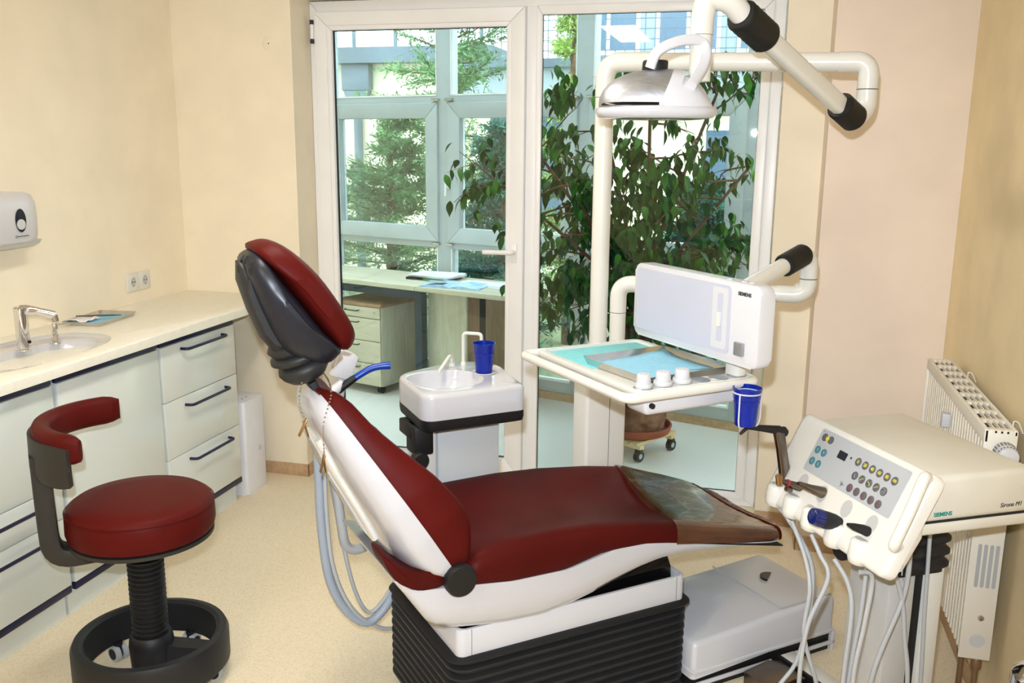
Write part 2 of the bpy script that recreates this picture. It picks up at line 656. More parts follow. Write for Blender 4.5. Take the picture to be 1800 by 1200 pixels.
door = sroot('door_1', 'white framed glass door leading to the winter garden', (0, YW, 0))
sb = B()
mitred(sb, -2.022, -1.013, .03, 2.208, .062, .066, .062, .08, -.016, .05)
sb.done('sash', 'frame_white', door)
bb = B()
mitred(bb, -1.962, -1.077, .108, 2.148, .022, .022, .022, .02, -.008, .03, .005)
bb.done('glazing_bead', 'frame_white', door)
gk = B()
mitred(gk, -1.943, -1.096, .124, 2.129, .006, .006, .005, .005, .014, .03, .0)
gk.done('gasket', 'gasket', door)
B().box(-1.94, -1.099, .030, .036, .126, 2.127).done('pane', 'door_glass', door, 0)
hd = B()
hd.box(-1.068, -1.040, -.026, -.016, 1.085, 1.175, .004)
hd.tube(fillet([(-1.054, -.02, 1.135), (-1.054, -.062, 1.135), (-1.190, -.066, 1.135)], .02), .011, 10)
hd.done('handle', 'frame_white', door)
hg = B()
hg.cyl((-2.029, -.02, 2.075), (-2.029, -.02, 2.165), .0085, seg=10)
hg.done('hinge', 'frame_white', door)
hc = B()
for z in (2.068, 2.152):
    hc.cyl((-2.029, -.02, z), (-2.029, -.02, z + .02), .0095, seg=10)
hc.split('hinge_cap', 'charcoal', door)

# ------------------------------------------------------------------ ceiling lamps of the room (above the picture)
def ceiling_lamp(x, y, lab):
    t = thing('ceiling_lamp', lab, 'lamp', (x, y, ZC), 0, 'ceiling lamps of the surgery')
    B().box(-.16, .16, -.62, .62, -.06, 0, .008).done('housing', 'white_plastic', t)
    B().box(-.14, .14, -.60, .60, -.066, -.058, .002).done('diffuser', 'lamp_panel', t)
    return t


ceiling_lamp(-1.15, 2.05, 'long ceiling lamp above the treatment chair')
ceiling_lamp(-1.15, -.05, 'long ceiling lamp near the rear wall')

# ================================================================== winter garden behind the glass
WA = R(-17.7)
wd = Vector((math.cos(WA), math.sin(WA), 0))
W0 = Vector((-.0094, 5.2885, 0))
struct(B().prism([(-4.6, 4.20), (1.7, 4.20), (1.7, 4.75), (-4.6, 6.78)], -.12, 0.0, 'xy').done('floor_winter_garden', 'garden_floor', smooth=0),
       'pale winter garden floor beyond the glass')
rf = sroot('ceiling_winter_garden', 'glazed winter garden roof with white rafters', (0, 0, 2.72))
B().prism([(-4.6, 4.2), (1.7, 4.2), (1.7, 4.75), (-4.6, 6.78)], .05, .056, 'xy').done('pane', 'outer_glass', rf, 0)
for k in range(7):
    x = -4.55 + 1.02 * k
    B().box(x, x + .07, 4.2, 5.289 - .319 * x, -.02, .05).done('rafter', 'frame_white', rf, 0)
struct(B().box(-4.72, -4.6, 4.2, 6.8, 0, 2.72).done('wall_winter_garden_left', 'wall_paint', smooth=0), 'end wall of the winter garden')
struct(B().box(1.7, 1.82, 4.2, 4.76, 0, 2.72).done('wall_winter_garden_right', 'wall_paint', smooth=0), 'short end wall of the winter garden')
struct(B().box(-4.6, -2.7, 4.2, 4.26, 0, 2.72).box(.75, 1.7, 4.2, 4.26, 0, 2.72).done('wall_winter_garden_front', 'wall_paint', smooth=0), 'house wall of the winter garden')

ww = sroot('window_2', 'tall grey-white winter garden window wall with transoms', W0, WA)
T0, T1 = -4.72, 1.75
fr = B()
MU = [-4.19, -3.145, -2.10, -1.055, -.01, 1.035]
for t in MU:
    fr.box(t - .055, t + .055, 0, .09, .05, 2.72, .006)
for z0, z1 in ((.05, .125), (.925, .985), (1.865, 1.925), (2.62, 2.72)):
    fr.box(T0, T1, .002, .088, z0, z1, .005)
fr.done('frame', 'frame_grey', ww)
B().box(T0, T1, -.004, .08, 0, .05).done('sill_upstand', 'floor_upstand', ww)
for a, b in zip(MU, MU[1:]):
    x0, x1 = a + .055, b - .055
    # opening sash in the middle row
    s = B()
    mitred(s, x0 - .015, x1 + .015, .968, 1.882, .10, .10, .10, .10, -.02, .05, .006)
    so = s.done('sash', 'frame_grey', ww)
    B().box(x0 + .08, x1 - .08, .02, .026, 1.06, 1.79).done('pane', 'outer_glass', so, 0)
    B().box(x0 - .012, x0 + .01, -.034, -.018, 1.33, 1.40, .003).tube(
        fillet([(x0 - .001, -.03, 1.39), (x0 - .001, -.055, 1.39), (x0 - .001, -.058, 1.28)], .012), .007, 8).done('handle', 'frame_white', so)
    hh = B()
    for zz in (1.90, .955):
        for xx in (x0 + .0, x1 - .0):
            hh.box(xx - .03, xx + .03, -.028, .0, zz - .008, zz + .008, .003)
    hh.split('hinge', 'steel', so)
    B().box(x0, x1, .03, .036, .125, .925).done('pane', 'outer_glass', ww, 0)
    B().box(x0, x1, .03, .036, 1.925, 2.62).done('pane', 'outer_glass', ww, 0)
    sl = B()
    for xx in (x0, x1 - .008):
        sl.box(xx, xx + .008, .0, .022, .125, .925).box(xx, xx + .008, .0, .022, 1.925, 2.62)
    for zz in (.125, 1.925):
        sl.box(x0, x1, .0, .022, zz, zz + .010)
    sl.split('glazing_bead', 'frame_white', ww)
# ================================================================== counter run on the left
def bowl_plate(outer, c, rx, ry, z, h, depth, rim=.012, n=72, fn=None, se=2.4, rings_in=9, zb=None):
    """plate with outer polygon, an oval bowl and rounded outer rim; returns B"""
    b = B()
    c = Vector(c)

    def hit(a):
        d = Vector((math.cos(a), math.sin(a)))
        best = 1e9
        N = len(outer)
        for i in range(N):
            p, q = Vector(outer[i]), Vector(outer[(i + 1) % N])
            e = q - p
            den = d.x * e.y - d.y * e.x
            if abs(den) < 1e-12:
                continue
            w = p - c
            t = (w.x * e.y - w.y * e.x) / den
            s = (w.x * d.y - w.y * d.x) / den
            if t > 0 and -1e-6 <= s <= 1 + 1e-6:
                best = min(best, t)
        return best
    angs = sorted(set([2 * math.pi * k / n for k in range(n)] +
                      [math.atan2(p[1] - c.y, p[0] - c.x) % (2 * math.pi) for p in outer]))

    def inner(a, f):
        ca, sa = math.cos(a), math.sin(a)
        k = (abs(ca / rx) ** se + abs(sa / ry) ** se) ** (-1.0 / se)
        return Vector((c.x + ca * k * f, c.y + sa * k * f))
    O = []
    for a in angs:
        t = hit(a)
        O.append((Vector((math.cos(a), math.sin(a))), t))
    def ring(ins, zz):
        return [Vector((c.x + d.x * (t - ins), c.y + d.y * (t - ins), zz)) for d, t in O]
    RI = [ring(0, z - h), ring(0, z - rim), ring(rim * .3, z - rim * .3), ring(rim, z)]
    for k, f in enumerate((1.0, .985, .96, .9, .8, .68, .5, .3, .12, .01)):
        rr = []
        for a in angs:
            p = inner(a, f)
            if fn:
                zz = z + fn(p.x, p.y, f)
            else:
                g = max(0, 1 - f)
                zz = z - depth * min(1, (g / .45)) ** .55 if g > 0 else z
            rr.append(Vector((p.x, p.y, zz)))
        RI.append(rr)
    return b, RI


# --- worktop with the moulded basin
def sink_fn(x, y, f):
    if f >= 1:
        return 0.0
    base = -.010 * min(1, (1 - f) / .02)
    # bowl proper lies in front of the tap ledge
    u = ((x + 2.365) / .125) ** 2 + ((y - 2.60) / .26) ** 2
    bowl = -.115 * max(0, 1 - u ** 1.6) ** .6 if u < 1 else 0
    return base + bowl


top = thing('worktop', 'long cream-white worktop with a moulded wash basin along the left wall', 'worktop', (0, 0, 0))
b, RI = bowl_plate([(-2.67, 1.84), (-2.146, 1.84), (-2.146, 3.948), (-2.67, 3.948)], (-2.395, 2.57), .185, .345, .905, .037, .12, rim=.008, fn=sink_fn, se=2.6)
b.rings(RI[:5], cap0=True, cap1=False)
b.done('slab', 'counter_top', top, smooth=50)
b2 = B()
b2.rings(RI[4:], cap0=False, cap1=True)
# finer bowl: dense polar grid
b2.bm.free()
b2 = B()
rows = []
N = 72
for k in range(0, 25):
    f = 1 - k / 24.0 * .995
    row = []
    for j in range(N):
        a = 2 * math.pi * j / N
        ca, sa = math.cos(a), math.sin(a)
        q = (abs(ca / .185) ** 2.6 + abs(sa / .345) ** 2.6) ** (-1 / 2.6)
        x, y = -2.395 + ca * q * f, 2.57 + sa * q * f
        row.append(Vector((x, y, .905 + sink_fn(x, y, f) - (0.0 if k else .0005))))
    rows.append(row)
b2.rings(rows, cap0=False, cap1=True)
b2.done('basin', 'sink_ceramic', top, smooth=60)
B().lathe([(0, .0), (.018, 0), (.022, .003), (.022, .006), (0, .006)], 20, (-2.365, 2.6, .783)).done('drain', 'chrome', top)


def cabinet(y0, y1, label, fronts, bottom_strip=True):
    t = thing('base_cabinet', label, 'cabinet', (-2.43, (y0 + y1) / 2, 0), 0, 'base cabinets under the worktop')
    ym = (y0 + y1) / 2
    B().box(-.22, .222, y0 - ym + .002, y1 - ym - .002, .1, .866).done('body', 'cabinet_body', t, 0)
    B().box(-.20, .204, y0 - ym + .001, y1 - ym - .001, 0, .1).done('plinth', 'cabinet_front', t, 0)
    B().box(.222, .236, y0 - ym + .004, y1 - ym - .002, .836, .867, .002).done('top_strip', 'navy', t)
    B().box(.222, .240, y0 - ym + .004, y1 - ym - .002, .098, .124, .003).done('bottom_strip', 'navy', t)
    for (kind, z0, z1, h) in fronts:
        f = B().box(.222, .240, y0 - ym + .006, y1 - ym - .003, z0 + .0015, z1 - .0015, .0025).done(kind, 'cabinet_front', t)
        if h:
            ha, hb, hz = h
            ha -= ym
            hb -= ym
            p = fillet([(.238, ha, hz), (.272, ha + .004, hz), (.272, hb - .004, hz), (.238, hb, hz)], .018, 5)
            B().tube(p, .0062, 10).done('handle', 'navy', f)
    return t


cabinet(1.86, 2.458, 'cabinet with a flap front over two blue-handled drawers behind the stool',
        [('flap', .489, .834, None), ('drawer', .372, .489, (2.05, 2.335, .455)), ('drawer', .124, .372, (2.05, 2.345, .334))])
cabinet(2.470, 3.022, 'sink cabinet with one large plain door below the basin', [('door', .124, .834, None)])
cabinet(3.030, 3.566, 'white cabinet with three large blue-handled drawers by the white box',
        [('drawer', .609, .834, (3.165, 3.462, .806)), ('drawer', .373, .609, (3.172, 3.466, .571)), ('drawer', .124, .373, (3.180, 3.472, .338))])

# --- tap
tp = thing('tap', 'chrome sensor tap standing on the wash basin', 'tap', (-2.46, 2.643, .895))
B().lathe([(0, 0), (.026, 0), (.026, .004), (.022, .006), (.0215, .135), (.023, .150), (.019, .156), (0, .156)], 24).done('body', 'chrome', tp)
B().tube(fillet([(0, 0, .14), (.03, .022, .140), (.085, .065, .118)], .02), [.021, .0205, .020, .019, .018, .017, .016, .0155, .0155], 14, flat=.8).done('spout', 'chrome', tp)
B().cyl((.083, .0635, .118), (.086, .066, .096), .012, .0115, 14).done('aerator', 'steel', tp)
B().lathe([(0, .0), (.006, 0), (.006, .003), (0, .003)], 12, (.0222, .004, .03), 'X').done('sensor', 'black_gloss', tp)
sd = thing('soap_pump', 'small chrome soap pump beside the tap', 'soap pump', (-2.44, 2.775, .893))
B().lathe([(0, 0), (.021, 0), (.021, .006), (.015, .012), (.013, .034), (.010, .036), (.010, .052), (0, .052)], 22).done('base', 'chrome', sd)
B().lathe([(0, .052), (.012, .052), (.012, .072), (.010, .076), (0, .076)], 20).tube([(0, 0, .066), (.01, .03, .066), (.018, .055, .062)], .004, 8).done('nozzle', 'chrome', sd)

# --- tray with tweezers
tr = thing('instrument_tray', 'steel tray with tweezers on blue paper beside the tap', 'tray', (-2.545, 3.15, .9055), R(6))
def shallow_tray(b, x0, x1, y0, y1, h, t=.002, r=.012, flare=.008):
    o0 = rrect(x0 + flare, x1 - flare, y0 + flare, y1 - flare, r)
    o1 = rrect(x0, x1, y0, y1, r)
    o2 = rrect(x0 + t, x1 - t, y0 + t, y1 - t, r)
    o3 = rrect(x0 + flare + t, x1 - flare - t, y0 + flare + t, y1 - flare - t, r)
    b.rings([[Vector((x, y, z)) for x, y in o] for o, z in ((o0, 0), (o1, h), (o2, h), (o3, t))])
    return b
shallow_tray(B(), -.085, .085, -.135, .135, .016).done('dish', 'steel', tr)
B().box(-.068, .066, -.112, .115, .004, .0055).done('paper_liner', 'blue_paper', tr, 0)
tis = thing('tissue', 'crumpled white tissue lying in the steel instrument tray', 'tissue', (-2.575, 3.085, .9115))
random.seed(4)
g = B()
rows = [[Vector((-.045 + .09 * i / 7, -.05 + .10 * j / 7, .004 + random.random() * .012)) for j in range(8)] for i in range(8)]
g.rings(rows, wrap=False)
to = g.done('sheet', 'paper', tis, 60)
md = to.modifiers.new('thick', 'SOLIDIFY'); md.thickness = .0015
tw = thing('tweezers', 'dark steel tweezers lying across the steel tray', 'tweezers', (-2.53, 3.14, .9235))
for s in (-1, 1):
    B().tube([(-.075 * 1, -.055, .006), (-.02, -.012 + s * .006, .004), (.03, .025 + s * .007, .002), (.058, .048 + s * .002, 0)], [.003, .003, .0025, .0012], 6).done('arm', 'gunmetal', tw)

# --- double socket
so = thing('wall_socket', 'double cream wall socket above the worktop', 'socket', (XL, 3.57, 1.003))
for i, yy in enumerate((-.041, .041)):
    f = B().box(0, .010, yy - .040, yy + .040, -.040, .040, .003).done('cover', 'cream_enamel', so)
    B().lathe([(.0195, .010), (.0235, .0105), (.0225, .013), (.0205, .013), (.0195, .0115)], 24, (0, yy, 0), 'X').done('rim', 'cream_enamel', f)
    B().lathe([(0, .0106), (.0195, .0106), (.0195, .0112), (0, .0112)], 24, (0, yy, 0), 'X').done('well', 'grey_panel', f)
    p = B()
    for dy in (-.008, .008):
        p.lathe([(0, .0112), (.003, .0112), (.003, .0125), (0, .0125)], 8, (0, yy + dy, 0), 'X')
    p.split('pin_hole', 'gasket', f)
    q = B()
    for dz in (-.017, .017):
        q.box(.0112, .014, yy - .003, yy + .003, dz - .003, dz + .003)
    q.split('earth_clip', 'steel', f)

# --- paper towel dispenser
dp = thing('paper_towel_dispenser', 'white paper towel dispenser with an oval window on the wall', 'dispenser', (XL, 2.655, 1.24))
prof = [(.0, .018), (.118, .018), (.128, .040), (.132, .10), (.128, .16), (.112, .187), (.08, .196), (0, .196)]
b = B()
rings = []
for k in range(13):
    t = -1 + 2 * k / 12
    s = (1 - abs(t) ** 7) ** .25 if abs(t) < 1 else .0
    s = max(s, .62)
    rings.append([Vector((x * (s if x > 0 else 1) * 1.0, t * .252, .018 + (z - .018) * (.80 + .2 * s))) for x, z in prof])
b.rings(rings)
b.done('cover', 'white_plastic', dp, 50)
B().tube([(.02, -.238, .02), (.06, -.235, .012), (.06, .235, .012), (.02, .238, .02)], .012, 8)
lip = B()
lp = [(0, .02), (.112, .02), (.100, .006), (.07, -.008), (0, -.008)]
lip.rings([[Vector((x, y, z)) for x, z in lp] for y in (-.235, -.2, .2, .235)])
lip.done('outlet', 'light_grey', dp)
wv = B().lathe([(0, 0), (.026, 0), (.028, .002), (.0, .002)], 28, (.131, .118, .097), 'X', sx=.92, sy=1.5).done('window', 'slate', dp)
B().lathe([(0, .002), (.022, .002), (.022, .003), (0, .003)], 24, (.131, .118, .083), 'X', sx=.92, sy=.85).done('paper_stack', 'light_grey', wv)
B().box(.1315, .1325, .098, .150, .040, .0425).lathe([(.004, .1315), (.0048, .1325), (.003, .1325)], 12, (0, .092, .041), 'X').done('emblem', 'dark_print', dp)

# --- white box by the drawers
wx = thing('white_canister', 'tall white plastic box standing on the floor at the cabinet end', 'box', (-2.33, 3.72, 0))
B().prism(rrect(-.125, .128, -.092, .088, .014), 0, .452, 'xy', bev=.010).done('body', 'styrene', wx)
B().box(.1275, .1295, .02, .042, .19, .212, .0005).done('badge', 'light_grey', wx)
h = B()
for yy in (-.03, .005):
    h.lathe([(0, .4515), (.004, .4515), (.004, .4535), (0, .4535)], 8, (.085, yy, 0))
h.split('vent_hole', 'key_dark', wx)

# ================================================================== stool
st = thing('dentist_stool', 'burgundy round stool with a curved arm pad and black ring base', 'stool', (-1.70, 2.21, 0))
B().lathe([(0, .488), (.190, .488), (.204, .496), (.209, .515), (.208, .562), (.201, .582), (.187, .592), (.13, .597), (0, .598)], 56).done('seat', 'burgundy', st)
B().lathe([(.206, .572), (.2085, .574), (.2040, .576)], 56).done('seat_seam', 'burgundy_seat', st)
B().lathe([(0, .448), (.06, .448), (.17, .464), (.203, .477), (.203, .4875), (0, .4875)], 56).done('seat_plate', 'charcoal_brown', st)
pr = []
z = .145
while z < .447:
    pr += [(.046, z), (.053, z + .005), (.053, z + .009), (.046, z + .014)]
    z += .0155
pr = [(0, .14)] + pr + [(0, z)]
B().lathe(pr, 28).done('gas_bellows', 'black_rubber', st)
B().lathe([(0, .035), (.055, .035), (.062, .05), (.066, .12), (.062, .15), (.055, .158), (0, .158)], 28).done('hub', 'black_bellows', st)
B().lathe([(.186, .062), (.190, .150), (.202, .158), (.220, .155), (.227, .14), (.227, .058), (.220, .050), (.198, .050), (.186, .056), (.186, .062)], 72).done('foot_ring', 'black_bellows', st)
for k in range(5):
    a = R(16 + 72 * k)
    d = Vector((math.cos(a), math.sin(a), 0))
    n = Vector((-d.y, d.x, 0))
    arm = B()
    sec = lambda r, w, z0, z1: [d * r + n * w + Vector((0, 0, z0)), d * r - n * w + Vector((0, 0, z0)), d * r - n * w * .8 + Vector((0, 0, z1)), d * r + n * w * .8 + Vector((0, 0, z1))]
    if k == 0:
        arm.rings([sec(.05, .038, .055, .125), sec(.12, .035, .055, .118), sec(.198, .032, .06, .11)])
        arm.done('spoke', 'black_bellows', st)
    c = d * .186
    w = B()
    for s in (-.013, .013):
        p = c + n * s
        w.tube([p + n * -.008 + Vector((0, 0, .026)), p + n * .008 + Vector((0, 0, .026))], .026, 20)
    ca = w.done('caster', 'hose_grey', st)
    B().cyl(c + n * -.0225 + Vector((0, 0, .026)), c + n * .0225 + Vector((0, 0, .026)), .018, seg=16).tube(
        [c + Vector((0, 0, .03)), c + Vector((0, 0, .062))], .014, 10).done('caster_hub', 'black_rubber', ca)
# back post and pad
d = Vector((math.cos(R(222)), math.sin(R(222)), 0))
n = Vector((-d.y, d.x, 0))
path = fillet([d * .10 + Vector((0, 0, .452)), d * .246 + Vector((0, 0, .452)), d * .250 + Vector((0, 0, .60)), d * .252 + Vector((0, 0, .765))], [.06, .05], 6)
rings = []
for i, p in enumerate(path):
    t = (path[min(i + 1, len(path) - 1)] - path[max(i - 1, 0)]).normalized()
    m = t.cross(n).normalized()
    hw = .040 - .004 * i / len(path)
    hh = .026
    ring = []
    for x, y in rrect(-hw, hw, -hh, hh, .008, 2):
        ring.append(p + n * x + m * y)
    rings.append(ring)
B().rings(rings).done('back_post', 'charcoal_brown', st)
def arc_loft(b, cx, cy, r, prof, a0, a1, nseg, ends=.35):
    rings = []
    for k in range(nseg + 1):
        t = k / nseg
        a = R(a0 + (a1 - a0) * t)
        e = min(t, 1 - t) * nseg
        f = min(1, ends + (1 - ends) * min(1, e / 2.0) ** .5)
        zc = sum(p[1] for p in prof) / len(prof)
        rc = sum(p[0] for p in prof) / len(prof)
        rings.append([Vector((cx + math.cos(a) * (r + rc + (pr - rc) * f), cy + math.sin(a) * (r + rc + (pr - rc) * f), zc + (pz - zc) * (.55 + .45 * f))) for pr, pz in prof])
    return b.rings(rings)
pad = [(-.022, .765), (-.026, .78), (-.026, .822), (-.018, .838), (.0, .844), (.02, .840), (.028, .825), (.028, .775), (.022, .762), (0, .756)]
arc_loft(B(), -.045, .01, .215, pad, 130, 277, 26).done('arm_pad', 'burgundy', st, 60)
shl = [(.012, .70), (.016, .815), (.036, .816), (.038, .72), (.030, .695)]
arc_loft(B(), -.045, .01, .215, shl, 192, 272, 16, ends=.75).done('pad_shell', 'charcoal_brown', st)
# ================================================================== treatment chair (local: x towards the feet, y away from the camera)
CH = Vector((-.5606, 2.501, 0))
CA = R(42)
ch = thing('treatment_chair', 'burgundy dental treatment chair with white shell and black bellows base', 'dental chair', CH, CA)

# bellows base with folded ribs
rings = []
z = .012
k = 0
while z < .296:
    out = .012 if k % 2 else 0.0
    o = rrect(-.375 - out, .372 + out, -.243 - out, .243 + out, .05, 5)
    rings += [[Vector((x, y, z)) for x, y in o], [Vector((x, y, z + .007)) for x, y in o]]
    z += .0135
    k += 1
B().rings(rings).done('bellows', 'black_bellows', ch, 60)
B().prism(rrect(-.36, .36, -.23, .23, .04), 0, .014, 'xy').done('floor_plate', 'black_rubber', ch)
# thick top fold
B().rings([[Vector((x, y, zz)) for x, y in rrect(-.372 - e, .374 + e, -.242 - e, .242 + e, .05, 5)] for e, zz in ((.0, .288), (.016, .292), (.020, .299), (.012, .306), (0, .308))]).done('bellows_collar', 'black_rubber', ch, 60)
# white plinth frame, open on top
o0, o1 = rrect(-.368, .368, -.241, .241, .022, 5), rrect(-.356, .356, -.229, .229, .016, 5)
B().rings([[Vector((x, y, zz)) for x, y in o] for o, zz in ((o0, .306), (o0, .380), (rrect(-.366, .366, -.239, .239, .022, 5), .383), (rrect(-.358, .358, -.231, .231, .018, 5), .383), (o1, .380), (o1, .34))]).done('plinth', 'white_plastic', ch, 50)
gl = B()
for s in (-.33, .333):
    gl.box(s, s + .0012, -.2416, -.2406, .307, .382)
gl.split('plinth_joint', 'key_dark', ch, 0)
B().prism([(-.35, .34), (.35, .34), (.345, .40), (.33, .44), (.20, .455), (-.25, .40), (-.35, .375)], -.2, .2, 'xz', bev=.01).done('lift_mechanism', 'black_gloss', ch)

# seat shell
ZT = [(-.53, .553), (-.48, .527), (-.40, .525), (-.335, .518), (-.22, .503), (-.05, .500), (.096, .527), (.25, .522), (.332, .509), (.45, .485), (.6, .45), (.76, .414)]
ZB = [(-.53, .546), (-.49, .49), (-.455, .436), (-.43, .415), (-.40, .404), (-.337, .394), (-.23, .378), (-.1176, .373), (-.03, .386), (.045, .403), (.12, .425), (.1955, .444), (.26, .455), (.335, .459), (.45, .45), (.549, .438), (.65, .422), (.76, .405)]
HW = [(-.53, .215), (-.48, .245), (-.42, .258), (-.34, .262), (.45, .262), (.6, .256), (.70, .245), (.745, .225), (.77, .19)]
ss = [-.53 + (1.29) * i / 52 for i in range(53)]
rings = []
for s in ss:
    zt, zb, hw = interp(ZT, s), interp(ZB, s), interp(HW, s)
    h = zt - zb
    sec = [(-hw, zt), (-hw - .002, zb + .55 * h), (-hw + .004, zb + .2 * h), (-hw + .022, zb), (hw - .022, zb), (hw - .004, zb + .2 * h), (hw + .002, zb + .55 * h), (hw, zt)]
    rings.append([Vector((s, w, zz)) for w, zz in sec])
B().rings(rings).done('seat_shell', 'white_gloss', ch, 50)

CT = [(-.345, .560), (-.33, .585), (-.28, .598), (-.21, .604), (-.055, .606), (.09, .598), (.26, .577), (.395, .552), (.465, .530), (.6, .492), (.70, .462), (.745, .446), (.772, .430)]


def cushion_rings(s0, s1, n, grow, slant0, slant1, dip=1.0):
    out = []
    for i in range(n + 1):
        t = i / n
        s = s0 + (s1 - s0) * t
        zs, tp, hw = interp(ZT, s) - .001, interp(CT, s) + grow, interp(HW, s) + .002 + grow
        h = tp - zs
        dd = .034 * dip
        prof = [(-.97, zs - .004), (-1.0, zs + .10 * h), (-1.0, zs + .45 * h), (-.985, zs + .72 * h), (-.95, zs + .90 * h), (-.89, tp), (-.80, tp - .002),
                (-.62, tp - .30 * dd), (-.42, tp - .68 * dd), (-.2, tp - .93 * dd), (0, tp - dd)]
        prof = prof + [(-a, b) for a, b in reversed(prof[:-1])]
        sl = slant0 * (1 - t) + slant1 * t
        out.append([Vector((s + sl * a * hw, a * hw, b)) for a, b in prof])
    return out


cr = cushion_rings(-.335, .40, 36, 0, 0, .25)
# rounded rear end
c0 = cr[0]
m = sum((Vector(p) for p in c0), Vector()) / len(c0)
cr = [[m + (p - m) * f + Vector((dx, 0, 0)) for p in c0] for f, dx in ((.86, -.012), (.95, -.007), (.985, -.002))] + cr
B().rings(cr).done('seat_cushion', 'burgundy_seat', ch, 70)
fr_ = cushion_rings(.375, .765, 28, .004, .25, 0, .35)
c1 = fr_[-1]
m = sum((Vector(p) for p in c1), Vector()) / len(c1)
fr_ += [[m + (p - m) * f + Vector((dx, 0, 0)) for p in c1] for f, dx in ((.965, .010), (.88, .018), (.7, .022))]
B().rings(fr_).done('foot_cover', 'foot_cover', ch, 70, label='glossy brown plastic foot cover')
lip = cushion_rings(.742, .758, 2, .0065, 0, 0, .35)
B().rings(lip).done('foot_cover_edge', 'burgundy_seat', ch, 70)
# bottom rail under the foot cover
B().prism([(.34, .500), (.72, .416), (.72, .412), (.36, .492)], -.264, .264, 'xz').done('foot_rail', 'black_rubber', ch)

# hinge discs
for sgn in (-1, 1):
    M = frame((-.376, sgn * .258, .546), (1, 0, 0), (0, 0, 1), (0, sgn, 0))
    B().lathe([(0, 0), (.040, 0), (.0425, .004), (.0425, .022), (.039, .028), (0, .029)], 40, M=M).done('hinge_cap', 'black_gloss' if sgn > 0 else 'black_rubber', ch)

# backrest
BP = Vector((-.40, .59))
BD = Vector((-.525, .851))
BN = Vector((.851, .525))


def bpt(q, w, nn):
    p = BP + BD * q + BN * nn
    return Vector((p.x, w, p.y))


BH = [(-.07, .245), (-.03, .258), (0, .262), (.1, .262), (.2, .243), (.3, .205), (.4, .160), (.45, .134), (.48, .110), (.50, .080)]
BT = [(-.07, .022), (-.045, .045), (-.02, .066), (0, .082), (.04, .106), (.08, .114), (.12, .113), (.2, .100), (.3, .072), (.375, .053), (.45, .045), (.485, .034), (.50, .018)]
BS = [(-.05, .020), (-.03, .050), (.0, .080), (.04, .098), (.09, .101), (.15, .093), (.3, .080), (.43, .060), (.47, .050), (.50, .028)]
rings = []
for i in range(45):
    q = -.07 + .57 * i / 44
    hw, t = interp(BH, q), interp(BT, q)
    dip = min(.034, t * .4)
    prof = [(-.985, -.004), (-1.0, .12 * t), (-1.0, .45 * t), (-.985, .75 * t), (-.95, .93 * t), (-.89, t), (-.78, t - .002), (-.6, t - .35 * dip), (-.4, t - .72 * dip), (-.2, t - .95 * dip), (0, t - dip)]
    prof = prof + [(-a, b) for a, b in reversed(prof[:-1])]
    rings.append([bpt(q, a * hw, b) for a, b in prof])
B().rings(rings).done('backrest_cushion', 'burgundy', ch, 70)
rings = []
for i in range(45):
    q = -.035 + .535 * i / 44
    hw, t = interp(BH, q) + .003, interp(BS, q)
    prof = [(-1.0, .0), (-1.005, -.28 * t), (-.985, -.48 * t), (-.93, -.64 * t), (-.80, -.80 * t), (-.6, -.94 * t), (-.3, -t), (0, -t)]
    prof = prof + [(-a, b) for a, b in reversed(prof[:-1])]
    rings.append([bpt(q, a * hw, b) for a, b in prof])
B().rings(rings).done('backrest_shell', 'white_gloss', ch, 45)
# recessed panel and grip lines on the rear of the shell
rings = []
for i in range(13):
    q = .10 + .30 * i / 12
    hw, t = interp(BH, q) * .42, interp(BS, q)
    prof = [(-1, -t + .006), (-1.02, -t - .006), (-.94, -t - .012), (.94, -t - .012), (1.02, -t - .006), (1, -t + .006)]
    rings.append([bpt(q, a * hw, b) for a, b in prof])
B().rings(rings).done('rear_panel', 'cream_enamel', ch, 45)
gr = B()
for q0, q1, w0, w1 in ((.12, .30, -.085, -.03), (.33, .41, -.06, -.03)):
    t0, t1 = interp(BS, q0), interp(BS, q1)
    gr.tube([bpt(q0, w0, -t0 - .013), bpt((q0 + q1) / 2, (w0 + w1) / 2 - .006, -(t0 + t1) / 2 - .013), bpt(q1, w1, -t1 - .013)], .004, 6)
gr.done('rear_groove', 'grey_panel', ch)
# upholstery roll between backrest and seat
poly = round_poly([(-.574, .648), (-.562, .606), (-.533, .562), (-.484, .529), (-.413, .527), (-.372, .55), (-.40, .575), (-.450, .575), (-.490, .580), (-.525, .602), (-.550, .632)], .015, 3)
B().prism(poly, -.252, -.16, 'xz', bev=.004).done('lumbar_roll', 'burgundy_seat', ch, 60)

# headrest
def puff(b, prof, hw, n=22, p=2.6, cx=None, minf=.28):
    c = Vector((sum(a for a, _ in prof) / len(prof), sum(z for _, z in prof) / len(prof))) if cx is None else Vector(cx)
    rings = []
    for i in range(n + 1):
        t = math.sin((-.5 + i / n) * math.pi)
        f = max(minf, (1 - abs(t) ** p) ** (1 / p))
        rings.append([Vector((c.x + (a - c.x) * f, t * hw, c.y + (z - c.y) * f)) for a, z in prof])
    return b.rings(rings)


